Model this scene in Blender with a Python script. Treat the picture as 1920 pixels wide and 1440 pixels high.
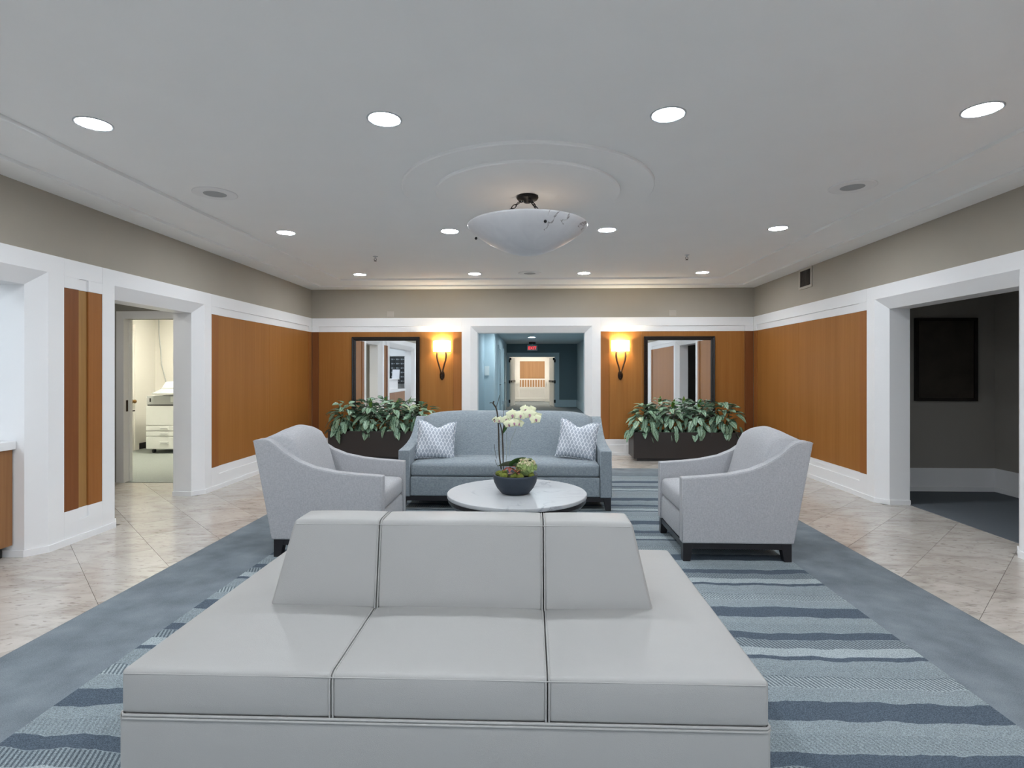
import bpy, bmesh, math, random
from mathutils import Vector, Matrix, Euler
rnd = random.Random(7)
PI = math.pi
R = math.radians
scene = bpy.context.scene
COL = scene.collection
for o in list(bpy.data.objects):
    bpy.data.objects.remove(o)

# ------------------------------------------------------------------ camera
FPX = 1050.0
YAW = math.atan(37 / FPX)
EYE = 1.375
cam_d = bpy.data.cameras.new('camera')
cam_d.sensor_fit = 'HORIZONTAL'
cam_d.sensor_width = 36.0
cam_d.lens = FPX / 1920 * 36.0
cam_d.shift_y = -23 / 1920
cam_d.clip_start = 0.05
cam_d.clip_end = 100
cam = bpy.data.objects.new('camera', cam_d)
COL.objects.link(cam)
cam.location = (0, 0, EYE)
cam.rotation_euler = (R(90), 0, YAW)
scene.camera = cam

# ------------------------------------------------------------------ world, exposure, light levels
w = bpy.data.worlds.new('world')
scene.world = w
w.use_nodes = True
w.node_tree.nodes['Background'].inputs[0].default_value = (0.80, 0.90, 1.0, 1)   # overcast daylight outside the added entrance glazing
w.node_tree.nodes['Background'].inputs[1].default_value = 1.0
scene.view_settings.view_transform = 'Standard'
scene.view_settings.look = 'None'
scene.view_settings.gamma = 1.0
scene.view_settings.use_curve_mapping = False
scene.view_settings.exposure = 0.74
# portal that guides daylight sampling through the added entrance glazing
pd = bpy.data.lights.new('daylight_portal', 'AREA')
pd.shape = 'RECTANGLE'
pd.size, pd.size_y = 6.8, 2.4
pd.cycles.is_portal = True
portal = bpy.data.objects.new('daylight_portal', pd)
COL.objects.link(portal)
portal.location = (-0.035, -4.22, 1.23)
portal.rotation_euler = (R(90), 0, 0)
DOWN_STRENGTH = 138.0          # luminous discs of the recessed lights
DOWN_COL = (0.90, 0.955, 1.0)
SCONCE_W = 14.0
SCONCE_SHADE = 3.2
WARM = (1.0, 0.87, 0.64)
BOWL_W = 0.45
COPIER_STRENGTH = 21.0
ALCOVE_STRENGTH = 6.5
HALL_STRENGTH = 16.0
STAIR_STRENGTH = 22.0

# ------------------------------------------------------------------ room dimensions
XL, XR, YF, YB = -3.70, 3.63, 9.28, -4.2
ZC = 2.80
RAIL0, RAIL1 = 2.04, 2.27
WOOD0 = 0.265
FACE = 0.02


# ================================================================== materials
MATS = {}


def nmat(name):
    m = bpy.data.materials.new(name)
    m.use_nodes = True
    nt = m.node_tree
    b = nt.nodes['Principled BSDF']
    MATS[name] = m
    return m, nt, b


def N(nt, t, **kw):
    n = nt.nodes.new(t)
    for k, v in kw.items():
        setattr(n, k, v)
    return n


def simple(name, col, rough=0.5, metal=0.0, noise=0.0, scale=40.0, bump=0.0, spec=0.5, coord='Object'):
    m, nt, b = nmat(name)
    b.inputs['Base Color'].default_value = (*col, 1)
    b.inputs['Roughness'].default_value = rough
    b.inputs['Metallic'].default_value = metal
    b.inputs['Specular IOR Level'].default_value = spec
    if noise or bump:
        tc = N(nt, 'ShaderNodeTexCoord')
        nz = N(nt, 'ShaderNodeTexNoise')
        nz.inputs['Scale'].default_value = scale
        nz.inputs['Detail'].default_value = 4
        nt.links.new(tc.outputs[coord], nz.inputs['Vector'])
        if noise:
            mx = N(nt, 'ShaderNodeMix', data_type='RGBA')
            mx.inputs[6].default_value = (*[c * (1 - noise) for c in col], 1)
            mx.inputs[7].default_value = (*[min(1, c * (1 + noise)) for c in col], 1)
            nt.links.new(nz.outputs['Fac'], mx.inputs[0])
            nt.links.new(mx.outputs[2], b.inputs['Base Color'])
        if bump:
            bp = N(nt, 'ShaderNodeBump')
            bp.inputs['Strength'].default_value = bump
            bp.inputs['Distance'].default_value = 0.01
            nt.links.new(nz.outputs['Fac'], bp.inputs['Height'])
            nt.links.new(bp.outputs['Normal'], b.inputs['Normal'])
    return m


def emit(name, col, strength):
    m, nt, b = nmat(name)
    b.inputs['Base Color'].default_value = (*col, 1)
    b.inputs['Emission Color'].default_value = (*col, 1)
    b.inputs['Emission Strength'].default_value = strength
    return m


def mathn(nt, op, a, b_=None, c=None):
    n = N(nt, 'ShaderNodeMath', operation=op)
    for i, v in enumerate((a, b_, c)):
        if v is None:
            continue
        if isinstance(v, (int, float)):
            n.inputs[i].default_value = v
        else:
            nt.links.new(v, n.inputs[i])
    return n.outputs[0]


def wood(name, c1, c2, c3, rough=0.45):
    """vertical straight-grained veneer; grain along z, tone shifts a little per piece"""
    m, nt, b = nmat(name)
    tc = N(nt, 'ShaderNodeTexCoord')
    mp = N(nt, 'ShaderNodeMapping')
    mp.inputs['Scale'].default_value = (1, 1, 0.02)
    nt.links.new(tc.outputs['Object'], mp.inputs['Vector'])
    oi = N(nt, 'ShaderNodeObjectInfo')
    off = N(nt, 'ShaderNodeVectorMath', operation='ADD')
    nt.links.new(mp.outputs[0], off.inputs[0])
    sc = N(nt, 'ShaderNodeVectorMath', operation='SCALE')
    sc.inputs[0].default_value = (13.1, 7.7, 3.3)
    nt.links.new(oi.outputs['Random'], sc.inputs['Scale'])
    nt.links.new(sc.outputs[0], off.inputs[1])
    nz = N(nt, 'ShaderNodeTexNoise')
    nz.inputs['Scale'].default_value = 55
    nz.inputs['Detail'].default_value = 6
    nz.inputs['Roughness'].default_value = 0.65
    nt.links.new(off.outputs[0], nz.inputs['Vector'])
    nz2 = N(nt, 'ShaderNodeTexNoise')
    nz2.inputs['Scale'].default_value = 7
    nz2.inputs['Detail'].default_value = 2
    nt.links.new(off.outputs[0], nz2.inputs['Vector'])
    s = mathn(nt, 'MULTIPLY', nz.outputs['Fac'], 0.6)
    s = mathn(nt, 'MULTIPLY_ADD', nz2.outputs['Fac'], 0.4, s)
    rp = N(nt, 'ShaderNodeValToRGB')
    rp.color_ramp.elements[0].position = 0.32
    rp.color_ramp.elements[0].color = (*c1, 1)
    rp.color_ramp.elements[1].position = 0.68
    rp.color_ramp.elements[1].color = (*c3, 1)
    e = rp.color_ramp.elements.new(0.5)
    e.color = (*c2, 1)
    nt.links.new(s, rp.inputs[0])
    nt.links.new(rp.outputs[0], b.inputs['Base Color'])
    b.inputs['Roughness'].default_value = rough
    b.inputs['Specular IOR Level'].default_value = 0.22
    return m


def fabric(name, c1, c2, scale=420.0, bump=0.25):
    m, nt, b = nmat(name)
    tc = N(nt, 'ShaderNodeTexCoord')
    fac = None
    for stretch in ((1, 1, 0.12), (0.15, 0.15, 1)):
        mp = N(nt, 'ShaderNodeMapping')
        mp.inputs['Scale'].default_value = stretch
        nt.links.new(tc.outputs['Object'], mp.inputs['Vector'])
        nz = N(nt, 'ShaderNodeTexNoise')
        nz.inputs['Scale'].default_value = scale
        nz.inputs['Detail'].default_value = 3
        nt.links.new(mp.outputs[0], nz.inputs['Vector'])
        fac = nz.outputs['Fac'] if fac is None else mathn(nt, 'ADD', fac, nz.outputs['Fac'])
    fac = mathn(nt, 'MULTIPLY', fac, 0.5)
    rp = N(nt, 'ShaderNodeValToRGB')
    rp.color_ramp.elements[0].position = 0.36
    rp.color_ramp.elements[0].color = (*c1, 1)
    rp.color_ramp.elements[1].position = 0.64
    rp.color_ramp.elements[1].color = (*c2, 1)
    nt.links.new(fac, rp.inputs[0])
    nt.links.new(rp.outputs[0], b.inputs['Base Color'])
    b.inputs['Roughness'].default_value = 0.9
    b.inputs['Specular IOR Level'].default_value = 0.15
    b.inputs['Sheen Weight'].default_value = 0.12
    bp = N(nt, 'ShaderNodeBump')
    bp.inputs['Strength'].default_value = bump
    bp.inputs['Distance'].default_value = 0.002
    nt.links.new(fac, bp.inputs['Height'])
    nt.links.new(bp.outputs['Normal'], b.inputs['Normal'])
    return m


def make_materials():
    simple('ceiling_paint', (0.90, 0.90, 0.895), 0.8, noise=0.02, scale=3, spec=0.2)
    simple('taupe_paint', (0.40, 0.365, 0.31), 0.75, noise=0.03, scale=4, spec=0.2)
    simple('white_trim', (0.87, 0.87, 0.88), 0.38, spec=0.4)
    simple('white_wall', (0.74, 0.77, 0.79), 0.6, spec=0.3)
    simple('cream_wall', (0.82, 0.80, 0.745), 0.7, spec=0.2)
    simple('hall_grey', (0.34, 0.33, 0.30), 0.7)
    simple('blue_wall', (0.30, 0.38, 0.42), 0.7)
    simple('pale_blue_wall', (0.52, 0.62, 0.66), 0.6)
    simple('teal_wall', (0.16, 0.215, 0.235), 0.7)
    simple('dark_room_wall', (0.32, 0.30, 0.27), 0.8)
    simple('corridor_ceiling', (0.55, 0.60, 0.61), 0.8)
    simple('grey_carpet', (0.30, 0.33, 0.31), 0.95, noise=0.35, scale=160, bump=0.3)
    simple('charcoal_carpet', (0.11, 0.127, 0.145), 0.95, noise=0.35, scale=160, bump=0.3)
    simple('corridor_carpet', (0.17, 0.20, 0.215), 0.95, noise=0.3, scale=120, bump=0.2)
    simple('grout', (0.32, 0.29, 0.26), 0.9)
    simple('black_base', (0.018, 0.017, 0.017), 0.4)
    simple('black_wood', (0.016, 0.014, 0.016), 0.28, noise=0.3, scale=60)
    simple('planter_finish', (0.030, 0.024, 0.022), 0.42, noise=0.35, scale=300)
    simple('mirror_frame', (0.013, 0.010, 0.009), 0.25, noise=0.3, scale=80)
    simple('bronze', (0.035, 0.022, 0.017), 0.34, metal=0.7)
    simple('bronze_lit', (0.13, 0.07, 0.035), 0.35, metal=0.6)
    simple('black_iron', (0.012, 0.012, 0.013), 0.4, metal=0.5)
    simple('mirror_glass', (0.90, 0.92, 0.93), 0.015, metal=1.0)
    simple('light_trim', (0.55, 0.58, 0.62), 0.3, metal=0.4)
    simple('speaker_grille', (0.40, 0.41, 0.42), 0.8, noise=0.3, scale=700)
    simple('speaker_ring', (0.84, 0.84, 0.84), 0.6)
    simple('plastic_white', (0.78, 0.80, 0.78), 0.42)
    simple('plastic_grey', (0.50, 0.52, 0.52), 0.45)
    simple('plastic_black', (0.02, 0.02, 0.022), 0.4)
    simple('brass', (0.30, 0.17, 0.06), 0.3, metal=0.9)
    simple('steel', (0.55, 0.58, 0.60), 0.3, metal=0.9)
    simple('mailbox_black', (0.02, 0.024, 0.028), 0.4)
    simple('mailbox_silver', (0.30, 0.335, 0.36), 0.4, metal=0.3)
    simple('paper', (0.62, 0.62, 0.66), 0.7)
    simple('screen', (0.42, 0.52, 0.66), 0.2)
    simple('bowl_glaze', (0.020, 0.031, 0.048), 0.55, noise=0.25, scale=140, bump=0.1)
    simple('soil', (0.018, 0.013, 0.010), 0.95, noise=0.5, scale=120, bump=0.6)
    simple('moss', (0.17, 0.20, 0.03), 0.95, noise=0.5, scale=160, bump=0.8)
    simple('stem_brown', (0.055, 0.042, 0.030), 0.7, noise=0.4, scale=90)
    simple('stem_green', (0.13, 0.17, 0.05), 0.6)
    simple('stem_pale', (0.33, 0.36, 0.32), 0.6)
    simple('orchid_leaf', (0.030, 0.095, 0.022), 0.3, noise=0.35, scale=18)
    simple('orchid_leaf_grey', (0.12, 0.17, 0.12), 0.4, noise=0.3, scale=18)
    simple('petal', (0.84, 0.86, 0.60), 0.55, noise=0.10, scale=40)
    simple('orchid_lip', (0.36, 0.16, 0.24), 0.5)
    simple('bromeliad', (0.52, 0.24, 0.13), 0.5, noise=0.5, scale=60)
    simple('bract_red', (0.32, 0.07, 0.06), 0.5, noise=0.4, scale=60)
    simple('floret_green', (0.34, 0.45, 0.17), 0.6, noise=0.45, scale=60)
    simple('floret_cream', (0.66, 0.60, 0.38), 0.6, noise=0.3, scale=60)
    simple('plant_stem', (0.03, 0.07, 0.025), 0.6)
    simple('leaf_new', (0.12, 0.25, 0.03), 0.4, noise=0.2, scale=14)
    simple('painting', (0.040, 0.031, 0.023), 0.5, noise=0.7, scale=5)
    simple('vent_paint', (0.46, 0.42, 0.36), 0.5)
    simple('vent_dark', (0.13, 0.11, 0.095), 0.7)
    simple('vent_blade', (0.46, 0.43, 0.39), 0.5)
    simple('outlet_plate', (0.44, 0.40, 0.345), 0.5)
    simple('white_paint', (0.84, 0.83, 0.80), 0.5)
    simple('bottle_glass', (0.05, 0.10, 0.12), 0.1)
    simple('carpet_edge', (0.10, 0.12, 0.14), 0.95)
    simple('added_pavement', (0.45, 0.44, 0.42), 0.9)
    m, nt, b = nmat('window_pane')
    tr, gl, mxs = N(nt, 'ShaderNodeBsdfTransparent'), N(nt, 'ShaderNodeBsdfGlossy'), N(nt, 'ShaderNodeMixShader')
    gl.inputs['Roughness'].default_value = 0.02
    mxs.inputs[0].default_value = 0.06
    nt.links.new(tr.outputs[0], mxs.inputs[1])
    nt.links.new(gl.outputs[0], mxs.inputs[2])
    nt.links.new(mxs.outputs[0], nt.nodes['Material Output'].inputs[0])
    emit('downlight_glow', DOWN_COL, DOWN_STRENGTH)
    emit('troffer_copier', (1.0, 0.95, 0.80), COPIER_STRENGTH)
    emit('troffer_alcove', (0.82, 0.92, 1.0), ALCOVE_STRENGTH)
    emit('hall_glow', (0.78, 0.92, 1.0), HALL_STRENGTH * 12)
    emit('stair_glow', (1.0, 0.90, 0.76), STAIR_STRENGTH)
    emit('added_hall_lens', (1.0, 0.97, 0.9), 45.0)
    emit('exit_red', (0.9, 0.06, 0.07), 0.75)
    emit('sconce_shade', (1.0, 0.90, 0.70), SCONCE_SHADE)
    wood('panel_wood', (0.305, 0.122, 0.027), (0.345, 0.143, 0.034), (0.385, 0.166, 0.043))
    wood('strip_wood', (0.275, 0.100, 0.024), (0.31, 0.118, 0.030), (0.35, 0.138, 0.037))
    wood('strip_wood_dark', (0.185, 0.062, 0.019), (0.21, 0.073, 0.023), (0.24, 0.087, 0.028))
    wood('plank_tan', (0.30, 0.155, 0.048), (0.36, 0.19, 0.062), (0.42, 0.225, 0.08))
    wood('stair_wood', (0.36, 0.19, 0.085), (0.42, 0.23, 0.11), (0.48, 0.27, 0.13), 0.5)
    wood('counter_wood', (0.26, 0.12, 0.05), (0.32, 0.155, 0.066), (0.37, 0.185, 0.08))
    fabric('chair_fabric', (0.34, 0.345, 0.365), (0.49, 0.492, 0.51))
    fabric('sofa_fabric', (0.185, 0.222, 0.252), (0.36, 0.405, 0.44), 300)

    # --- leather of the bench
    m, nt, b = nmat('leather')
    b.inputs['Base Color'].default_value = (0.385, 0.382, 0.375, 1)
    b.inputs['Roughness'].default_value = 0.40
    b.inputs['Specular IOR Level'].default_value = 0.42
    tc = N(nt, 'ShaderNodeTexCoord')
    vo = N(nt, 'ShaderNodeTexVoronoi')
    vo.inputs['Scale'].default_value = 420
    nt.links.new(tc.outputs['Object'], vo.inputs['Vector'])
    nz = N(nt, 'ShaderNodeTexNoise')
    nz.inputs['Scale'].default_value = 9
    nz.inputs['Detail'].default_value = 3
    nt.links.new(tc.outputs['Object'], nz.inputs['Vector'])
    h = mathn(nt, 'MULTIPLY_ADD', nz.outputs['Fac'], 6.0, vo.outputs['Distance'])
    bp = N(nt, 'ShaderNodeBump')
    bp.inputs['Strength'].default_value = 0.12
    bp.inputs['Distance'].default_value = 0.003
    nt.links.new(h, bp.inputs['Height'])
    nt.links.new(bp.outputs['Normal'], b.inputs['Normal'])

    # --- travertine tile
    m, nt, b = nmat('travertine')
    tc = N(nt, 'ShaderNodeTexCoord')
    oi = N(nt, 'ShaderNodeObjectInfo')
    sc = N(nt, 'ShaderNodeVectorMath', operation='SCALE')
    sc.inputs['Scale'].default_value = 9.0
    nt.links.new(oi.outputs['Color'], sc.inputs[0])
    ad = N(nt, 'ShaderNodeVectorMath', operation='ADD')
    nt.links.new(tc.outputs['Object'], ad.inputs[0])
    nt.links.new(sc.outputs[0], ad.inputs[1])
    mp = N(nt, 'ShaderNodeMapping')
    mp.inputs['Scale'].default_value = (1.0, 2.6, 1)
    mp.inputs['Rotation'].default_value = (0, 0, 0.12)
    nt.links.new(ad.outputs[0], mp.inputs['Vector'])
    n1 = N(nt, 'ShaderNodeTexNoise')
    n1.inputs['Scale'].default_value = 2.6
    n1.inputs['Detail'].default_value = 8
    n1.inputs['Roughness'].default_value = 0.62
    n1.inputs['Distortion'].default_value = 0.9
    nt.links.new(mp.outputs[0], n1.inputs['Vector'])
    rp = N(nt, 'ShaderNodeValToRGB')
    els = rp.color_ramp.elements
    els[0].position, els[0].color = 0.30, (0.40, 0.36, 0.325, 1)
    els[1].position, els[1].color = 0.66, (0.63, 0.59, 0.545, 1)
    e = els.new(0.42); e.color = (0.52, 0.475, 0.43, 1)
    e = els.new(0.52); e.color = (0.58, 0.535, 0.49, 1)
    nt.links.new(n1.outputs['Fac'], rp.inputs[0])
    n2 = N(nt, 'ShaderNodeTexNoise')
    n2.inputs['Scale'].default_value = 17
    n2.inputs['Detail'].default_value = 6
    n2.inputs['Distortion'].default_value = 0.6
    nt.links.new(mp.outputs[0], n2.inputs['Vector'])
    rp2 = N(nt, 'ShaderNodeValToRGB')
    rp2.color_ramp.elements[0].position, rp2.color_ramp.elements[0].color = 0.31, (0.50, 0.48, 0.46, 1)
    rp2.color_ramp.elements[1].position, rp2.color_ramp.elements[1].color = 0.42, (1, 1, 1, 1)
    nt.links.new(n2.outputs['Fac'], rp2.inputs[0])
    mx = N(nt, 'ShaderNodeMix', data_type='RGBA', blend_type='MULTIPLY')
    mx.inputs[0].default_value = 0.65
    nt.links.new(rp.outputs[0], mx.inputs[6])
    nt.links.new(rp2.outputs[0], mx.inputs[7])
    sep = N(nt, 'ShaderNodeSeparateColor')
    nt.links.new(oi.outputs['Color'], sep.inputs[0])
    tone = mathn(nt, 'MULTIPLY_ADD', sep.outputs[0], 0.16, 0.88)
    vs = N(nt, 'ShaderNodeVectorMath', operation='SCALE')
    nt.links.new(mx.outputs[2], vs.inputs[0])
    nt.links.new(tone, vs.inputs['Scale'])
    nt.links.new(vs.outputs[0], b.inputs['Base Color'])
    b.inputs['Roughness'].default_value = 0.19
    b.inputs['Specular IOR Level'].default_value = 0.5

    # --- white marble
    m, nt, b = nmat('marble')
    tc = N(nt, 'ShaderNodeTexCoord')
    n1 = N(nt, 'ShaderNodeTexNoise')
    n1.inputs['Scale'].default_value = 2.4
    n1.inputs['Detail'].default_value = 9
    n1.inputs['Roughness'].default_value = 0.6
    n1.inputs['Distortion'].default_value = 1.6
    nt.links.new(tc.outputs['Object'], n1.inputs['Vector'])
    v = mathn(nt, 'ABSOLUTE', mathn(nt, 'SUBTRACT', n1.outputs['Fac'], 0.5))
    rp = N(nt, 'ShaderNodeValToRGB')
    els = rp.color_ramp.elements
    els[0].position, els[0].color = 0.0, (0.17, 0.18, 0.21, 1)
    els[1].position, els[1].color = 0.035, (0.49, 0.505, 0.525, 1)
    e = els.new(0.010); e.color = (0.36, 0.38, 0.42, 1)
    nt.links.new(v, rp.inputs[0])
    nm = N(nt, 'ShaderNodeTexNoise')
    nm.inputs['Scale'].default_value = 1.7
    nt.links.new(tc.outputs['Object'], nm.inputs['Vector'])
    fm = N(nt, 'ShaderNodeMapRange')
    fm.inputs[1].default_value, fm.inputs[2].default_value = 0.42, 0.62
    nt.links.new(nm.outputs['Fac'], fm.inputs[0])
    mx = N(nt, 'ShaderNodeMix', data_type='RGBA')
    mx.inputs[6].default_value = (0.50, 0.515, 0.535, 1)
    nt.links.new(fm.outputs[0], mx.inputs[0])
    nt.links.new(rp.outputs[0], mx.inputs[7])
    nt.links.new(mx.outputs[2], b.inputs['Base Color'])
    b.inputs['Roughness'].default_value = 0.38

    # --- alabaster bowl lamp
    m, nt, b = nmat('alabaster')
    tc = N(nt, 'ShaderNodeTexCoord')
    n1 = N(nt, 'ShaderNodeTexNoise')
    n1.inputs['Scale'].default_value = 3.0
    n1.inputs['Detail'].default_value = 7
    n1.inputs['Distortion'].default_value = 1.3
    nt.links.new(tc.outputs['Object'], n1.inputs['Vector'])
    sx = N(nt, 'ShaderNodeSeparateXYZ')
    nt.links.new(tc.outputs['Object'], sx.inputs[0])
    wob = mathn(nt, 'MULTIPLY', mathn(nt, 'SUBTRACT', n1.outputs['Fac'], 0.5), 0.16)
    n1.inputs['Scale'].default_value = 9.0
    xw = mathn(nt, 'ADD', sx.outputs[0], wob)
    veins = None
    for x0_, k_, zlo, wid in ((0.225, 0.95, 2.41, 0.007), (0.285, 0.60, 2.455, 0.005), (0.43, 0.9, 2.47, 0.006), (0.16, 0.8, 2.49, 0.003)):
        line = mathn(nt, 'ADD', mathn(nt, 'MULTIPLY', mathn(nt, 'SUBTRACT', sx.outputs[2], 2.51), k_), x0_)
        dd = mathn(nt, 'ABSOLUTE', mathn(nt, 'SUBTRACT', xw, line))
        q = mathn(nt, 'SUBTRACT', 1.0, mathn(nt, 'MINIMUM', mathn(nt, 'DIVIDE', dd, wid), 1.0))
        q = mathn(nt, 'MULTIPLY', q, mathn(nt, 'GREATER_THAN', sx.outputs[2], zlo))
        q = mathn(nt, 'MULTIPLY', q, mathn(nt, 'LESS_THAN', sx.outputs[1], 0.0))
        veins = q if veins is None else mathn(nt, 'MAXIMUM', veins, q)
    n3 = N(nt, 'ShaderNodeTexNoise')
    n3.inputs['Scale'].default_value = 5
    n3.inputs['Distortion'].default_value = 2.0
    nt.links.new(tc.outputs['Object'], n3.inputs['Vector'])
    m2 = N(nt, 'ShaderNodeMix', data_type='RGBA')
    m2.inputs[6].default_value = (0.60, 0.60, 0.63, 1)
    m2.inputs[7].default_value = (0.74, 0.74, 0.76, 1)
    nt.links.new(n3.outputs['Fac'], m2.inputs[0])
    mx = N(nt, 'ShaderNodeMix', data_type='RGBA')
    nt.links.new(m2.outputs[2], mx.inputs[6])
    mx.inputs[7].default_value = (0.10, 0.08, 0.08, 1)
    nt.links.new(mathn(nt, 'MULTIPLY', veins, 0.9), mx.inputs[0])
    nt.links.new(mx.outputs[2], b.inputs['Base Color'])
    b.inputs['Roughness'].default_value = 0.35

    # --- rug border
    m, nt, b = nmat('rug_border')
    tc = N(nt, 'ShaderNodeTexCoord')
    n1 = N(nt, 'ShaderNodeTexNoise')
    n1.inputs['Scale'].default_value = 5
    n1.inputs['Detail'].default_value = 6
    nt.links.new(tc.outputs['Object'], n1.inputs['Vector'])
    n2 = N(nt, 'ShaderNodeTexNoise')
    n2.inputs['Scale'].default_value = 260
    n2.inputs['Detail'].default_value = 2
    nt.links.new(tc.outputs['Object'], n2.inputs['Vector'])
    f = mathn(nt, 'MULTIPLY_ADD', n2.outputs['Fac'], 0.5, mathn(nt, 'MULTIPLY', n1.outputs['Fac'], 0.5))
    rp = N(nt, 'ShaderNodeValToRGB')
    rp.color_ramp.elements[0].position, rp.color_ramp.elements[0].color = 0.3, (0.115, 0.138, 0.160, 1)
    rp.color_ramp.elements[1].position, rp.color_ramp.elements[1].color = 0.7, (0.262, 0.300, 0.335, 1)
    nt.links.new(f, rp.inputs[0])
    nt.links.new(rp.outputs[0], b.inputs['Base Color'])
    b.inputs['Roughness'].default_value = 0.95
    b.inputs['Specular IOR Level'].default_value = 0.1
    bp = N(nt, 'ShaderNodeBump')
    bp.inputs['Strength'].default_value = 0.4
    bp.inputs['Distance'].default_value = 0.004
    nt.links.new(n2.outputs['Fac'], bp.inputs['Height'])
    nt.links.new(bp.outputs['Normal'], b.inputs['Normal'])

    # --- rug field: wavy stripes, some hatched with fine diagonal lines
    m, nt, b = nmat('rug_stripes')
    tc = N(nt, 'ShaderNodeTexCoord')
    sx = N(nt, 'ShaderNodeSeparateXYZ')
    nt.links.new(tc.outputs['Object'], sx.inputs[0])
    X, Y = sx.outputs[0], sx.outputs[1]
    mp = N(nt, 'ShaderNodeMapping')
    mp.inputs['Scale'].default_value = (3.2, 1.2, 1)
    nt.links.new(tc.outputs['Object'], mp.inputs['Vector'])
    wv = N(nt, 'ShaderNodeTexNoise')
    wv.inputs['Scale'].default_value = 1.6
    wv.inputs['Detail'].default_value = 4
    nt.links.new(mp.outputs[0], wv.inputs['Vector'])
    wob = mathn(nt, 'MULTIPLY', mathn(nt, 'SUBTRACT', wv.outputs['Fac'], 0.5), 0.085)
    f = mathn(nt, 'SUBTRACT', 3.29, Y)
    f = mathn(nt, 'DIVIDE', f, 0.935)
    f = mathn(nt, 'ADD', f, wob)
    f = mathn(nt, 'FRACT', mathn(nt, 'ADD', f, 20.0))
    DK, MD, LT = (0.088, 0.115, 0.148), (0.255, 0.300, 0.325), (0.355, 0.405, 0.43)
    bands = [(0.0, DK), (0.133, MD), (0.232, MD), (0.333, DK), (0.415, MD), (0.515, LT), (0.60, DK), (0.64, MD),
             (0.80, LT), (0.887, MD)]
    rp = N(nt, 'ShaderNodeValToRGB')
    rp.color_ramp.interpolation = 'CONSTANT'
    els = rp.color_ramp.elements
    while len(els) > 1:
        els.remove(els[-1])
    els[0].position, els[0].color = 0.0, (*bands[0][1], 1)
    for p_, c_ in bands[1:]:
        e = els.new(p_)
        e.color = (*c_, 1)
    nt.links.new(f, rp.inputs[0])
    # hatch mask per band: 0 none .5 fine 1 coarse
    rh = N(nt, 'ShaderNodeValToRGB')
    rh.color_ramp.interpolation = 'CONSTANT'
    els = rh.color_ramp.elements
    while len(els) > 1:
        els.remove(els[-1])
    els[0].position, els[0].color = 0.0, (0, 0, 0, 1)
    for p_, c_ in ((0.225, 0.30), (0.328, 0.0), (0.418, 1.0), (0.512, 0.0), (0.70, 0.18), (0.79, 0.95), (0.885, 0.0)):
        e = els.new(p_)
        e.color = (c_, c_, c_, 1)
    nt.links.new(f, rh.inputs[0])
    diag = mathn(nt, 'MULTIPLY_ADD', Y, 0.38, X)
    hl = mathn(nt, 'FRACT', mathn(nt, 'ADD', mathn(nt, 'DIVIDE', diag, 0.019), 400.0))
    hl = mathn(nt, 'GREATER_THAN', hl, 0.52)
    hl = mathn(nt, 'MULTIPLY', hl, rh.outputs[0])
    mx = N(nt, 'ShaderNodeMix', data_type='RGBA')
    nt.links.new(mathn(nt, 'MULTIPLY', hl, 0.75), mx.inputs[0])
    nt.links.new(rp.outputs[0], mx.inputs[6])
    mx.inputs[7].default_value = (0.055, 0.075, 0.098, 1)
    n2 = N(nt, 'ShaderNodeTexNoise')
    n2.inputs['Scale'].default_value = 230
    n2.inputs['Detail'].default_value = 3
    nt.links.new(tc.outputs['Object'], n2.inputs['Vector'])
    g = mathn(nt, 'MULTIPLY_ADD', n2.outputs['Fac'], 2.2, -0.1)
    vs = N(nt, 'ShaderNodeVectorMath', operation='SCALE')
    nt.links.new(mx.outputs[2], vs.inputs[0])
    nt.links.new(g, vs.inputs['Scale'])
    nt.links.new(vs.outputs[0], b.inputs['Base Color'])
    b.inputs['Roughness'].default_value = 0.95
    b.inputs['Specular IOR Level'].default_value = 0.1
    bp = N(nt, 'ShaderNodeBump')
    bp.inputs['Strength'].default_value = 0.5
    bp.inputs['Distance'].default_value = 0.004
    nt.links.new(mathn(nt, 'SUBTRACT', n2.outputs['Fac'], hl), bp.inputs['Height'])
    nt.links.new(bp.outputs['Normal'], b.inputs['Normal'])

    # --- cushion cover with an ogee lattice
    m, nt, b = nmat('ogee_fabric')
    tc = N(nt, 'ShaderNodeTexCoord')
    sx = N(nt, 'ShaderNodeSeparateXYZ')
    nt.links.new(tc.outputs['Object'], sx.inputs[0])
    P, K = 0.036, 2 * PI / 0.075
    sn = mathn(nt, 'MULTIPLY', mathn(nt, 'SINE', mathn(nt, 'MULTIPLY', sx.outputs[2], K)), P * 0.25)
    lines = None
    for sgn in (1, -1):
        q = mathn(nt, 'MULTIPLY_ADD', sn, float(sgn), sx.outputs[0])
        q = mathn(nt, 'FRACT', mathn(nt, 'ADD', mathn(nt, 'DIVIDE', q, P), 50.0 + (0.5 if sgn < 0 else 0)))
        q = mathn(nt, 'ABSOLUTE', mathn(nt, 'SUBTRACT', q, 0.5))
        q = mathn(nt, 'LESS_THAN', q, 0.105)
        lines = q if lines is None else mathn(nt, 'MAXIMUM', lines, q)
    mx = N(nt, 'ShaderNodeMix', data_type='RGBA')
    mx.inputs[6].default_value = (0.43, 0.47, 0.54, 1)
    mx.inputs[7].default_value = (0.80, 0.82, 0.86, 1)
    nt.links.new(lines, mx.inputs[0])
    nt.links.new(mx.outputs[2], b.inputs['Base Color'])
    b.inputs['Roughness'].default_value = 0.85
    b.inputs['Specular IOR Level'].default_value = 0.2

    # --- variegated leaf (leaf lies along +x, width in y)
    m, nt, b = nmat('leaf_variegated')
    tc = N(nt, 'ShaderNodeTexCoord')
    sx = N(nt, 'ShaderNodeSeparateXYZ')
    nt.links.new(tc.outputs['Generated'], sx.inputs[0])
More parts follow.
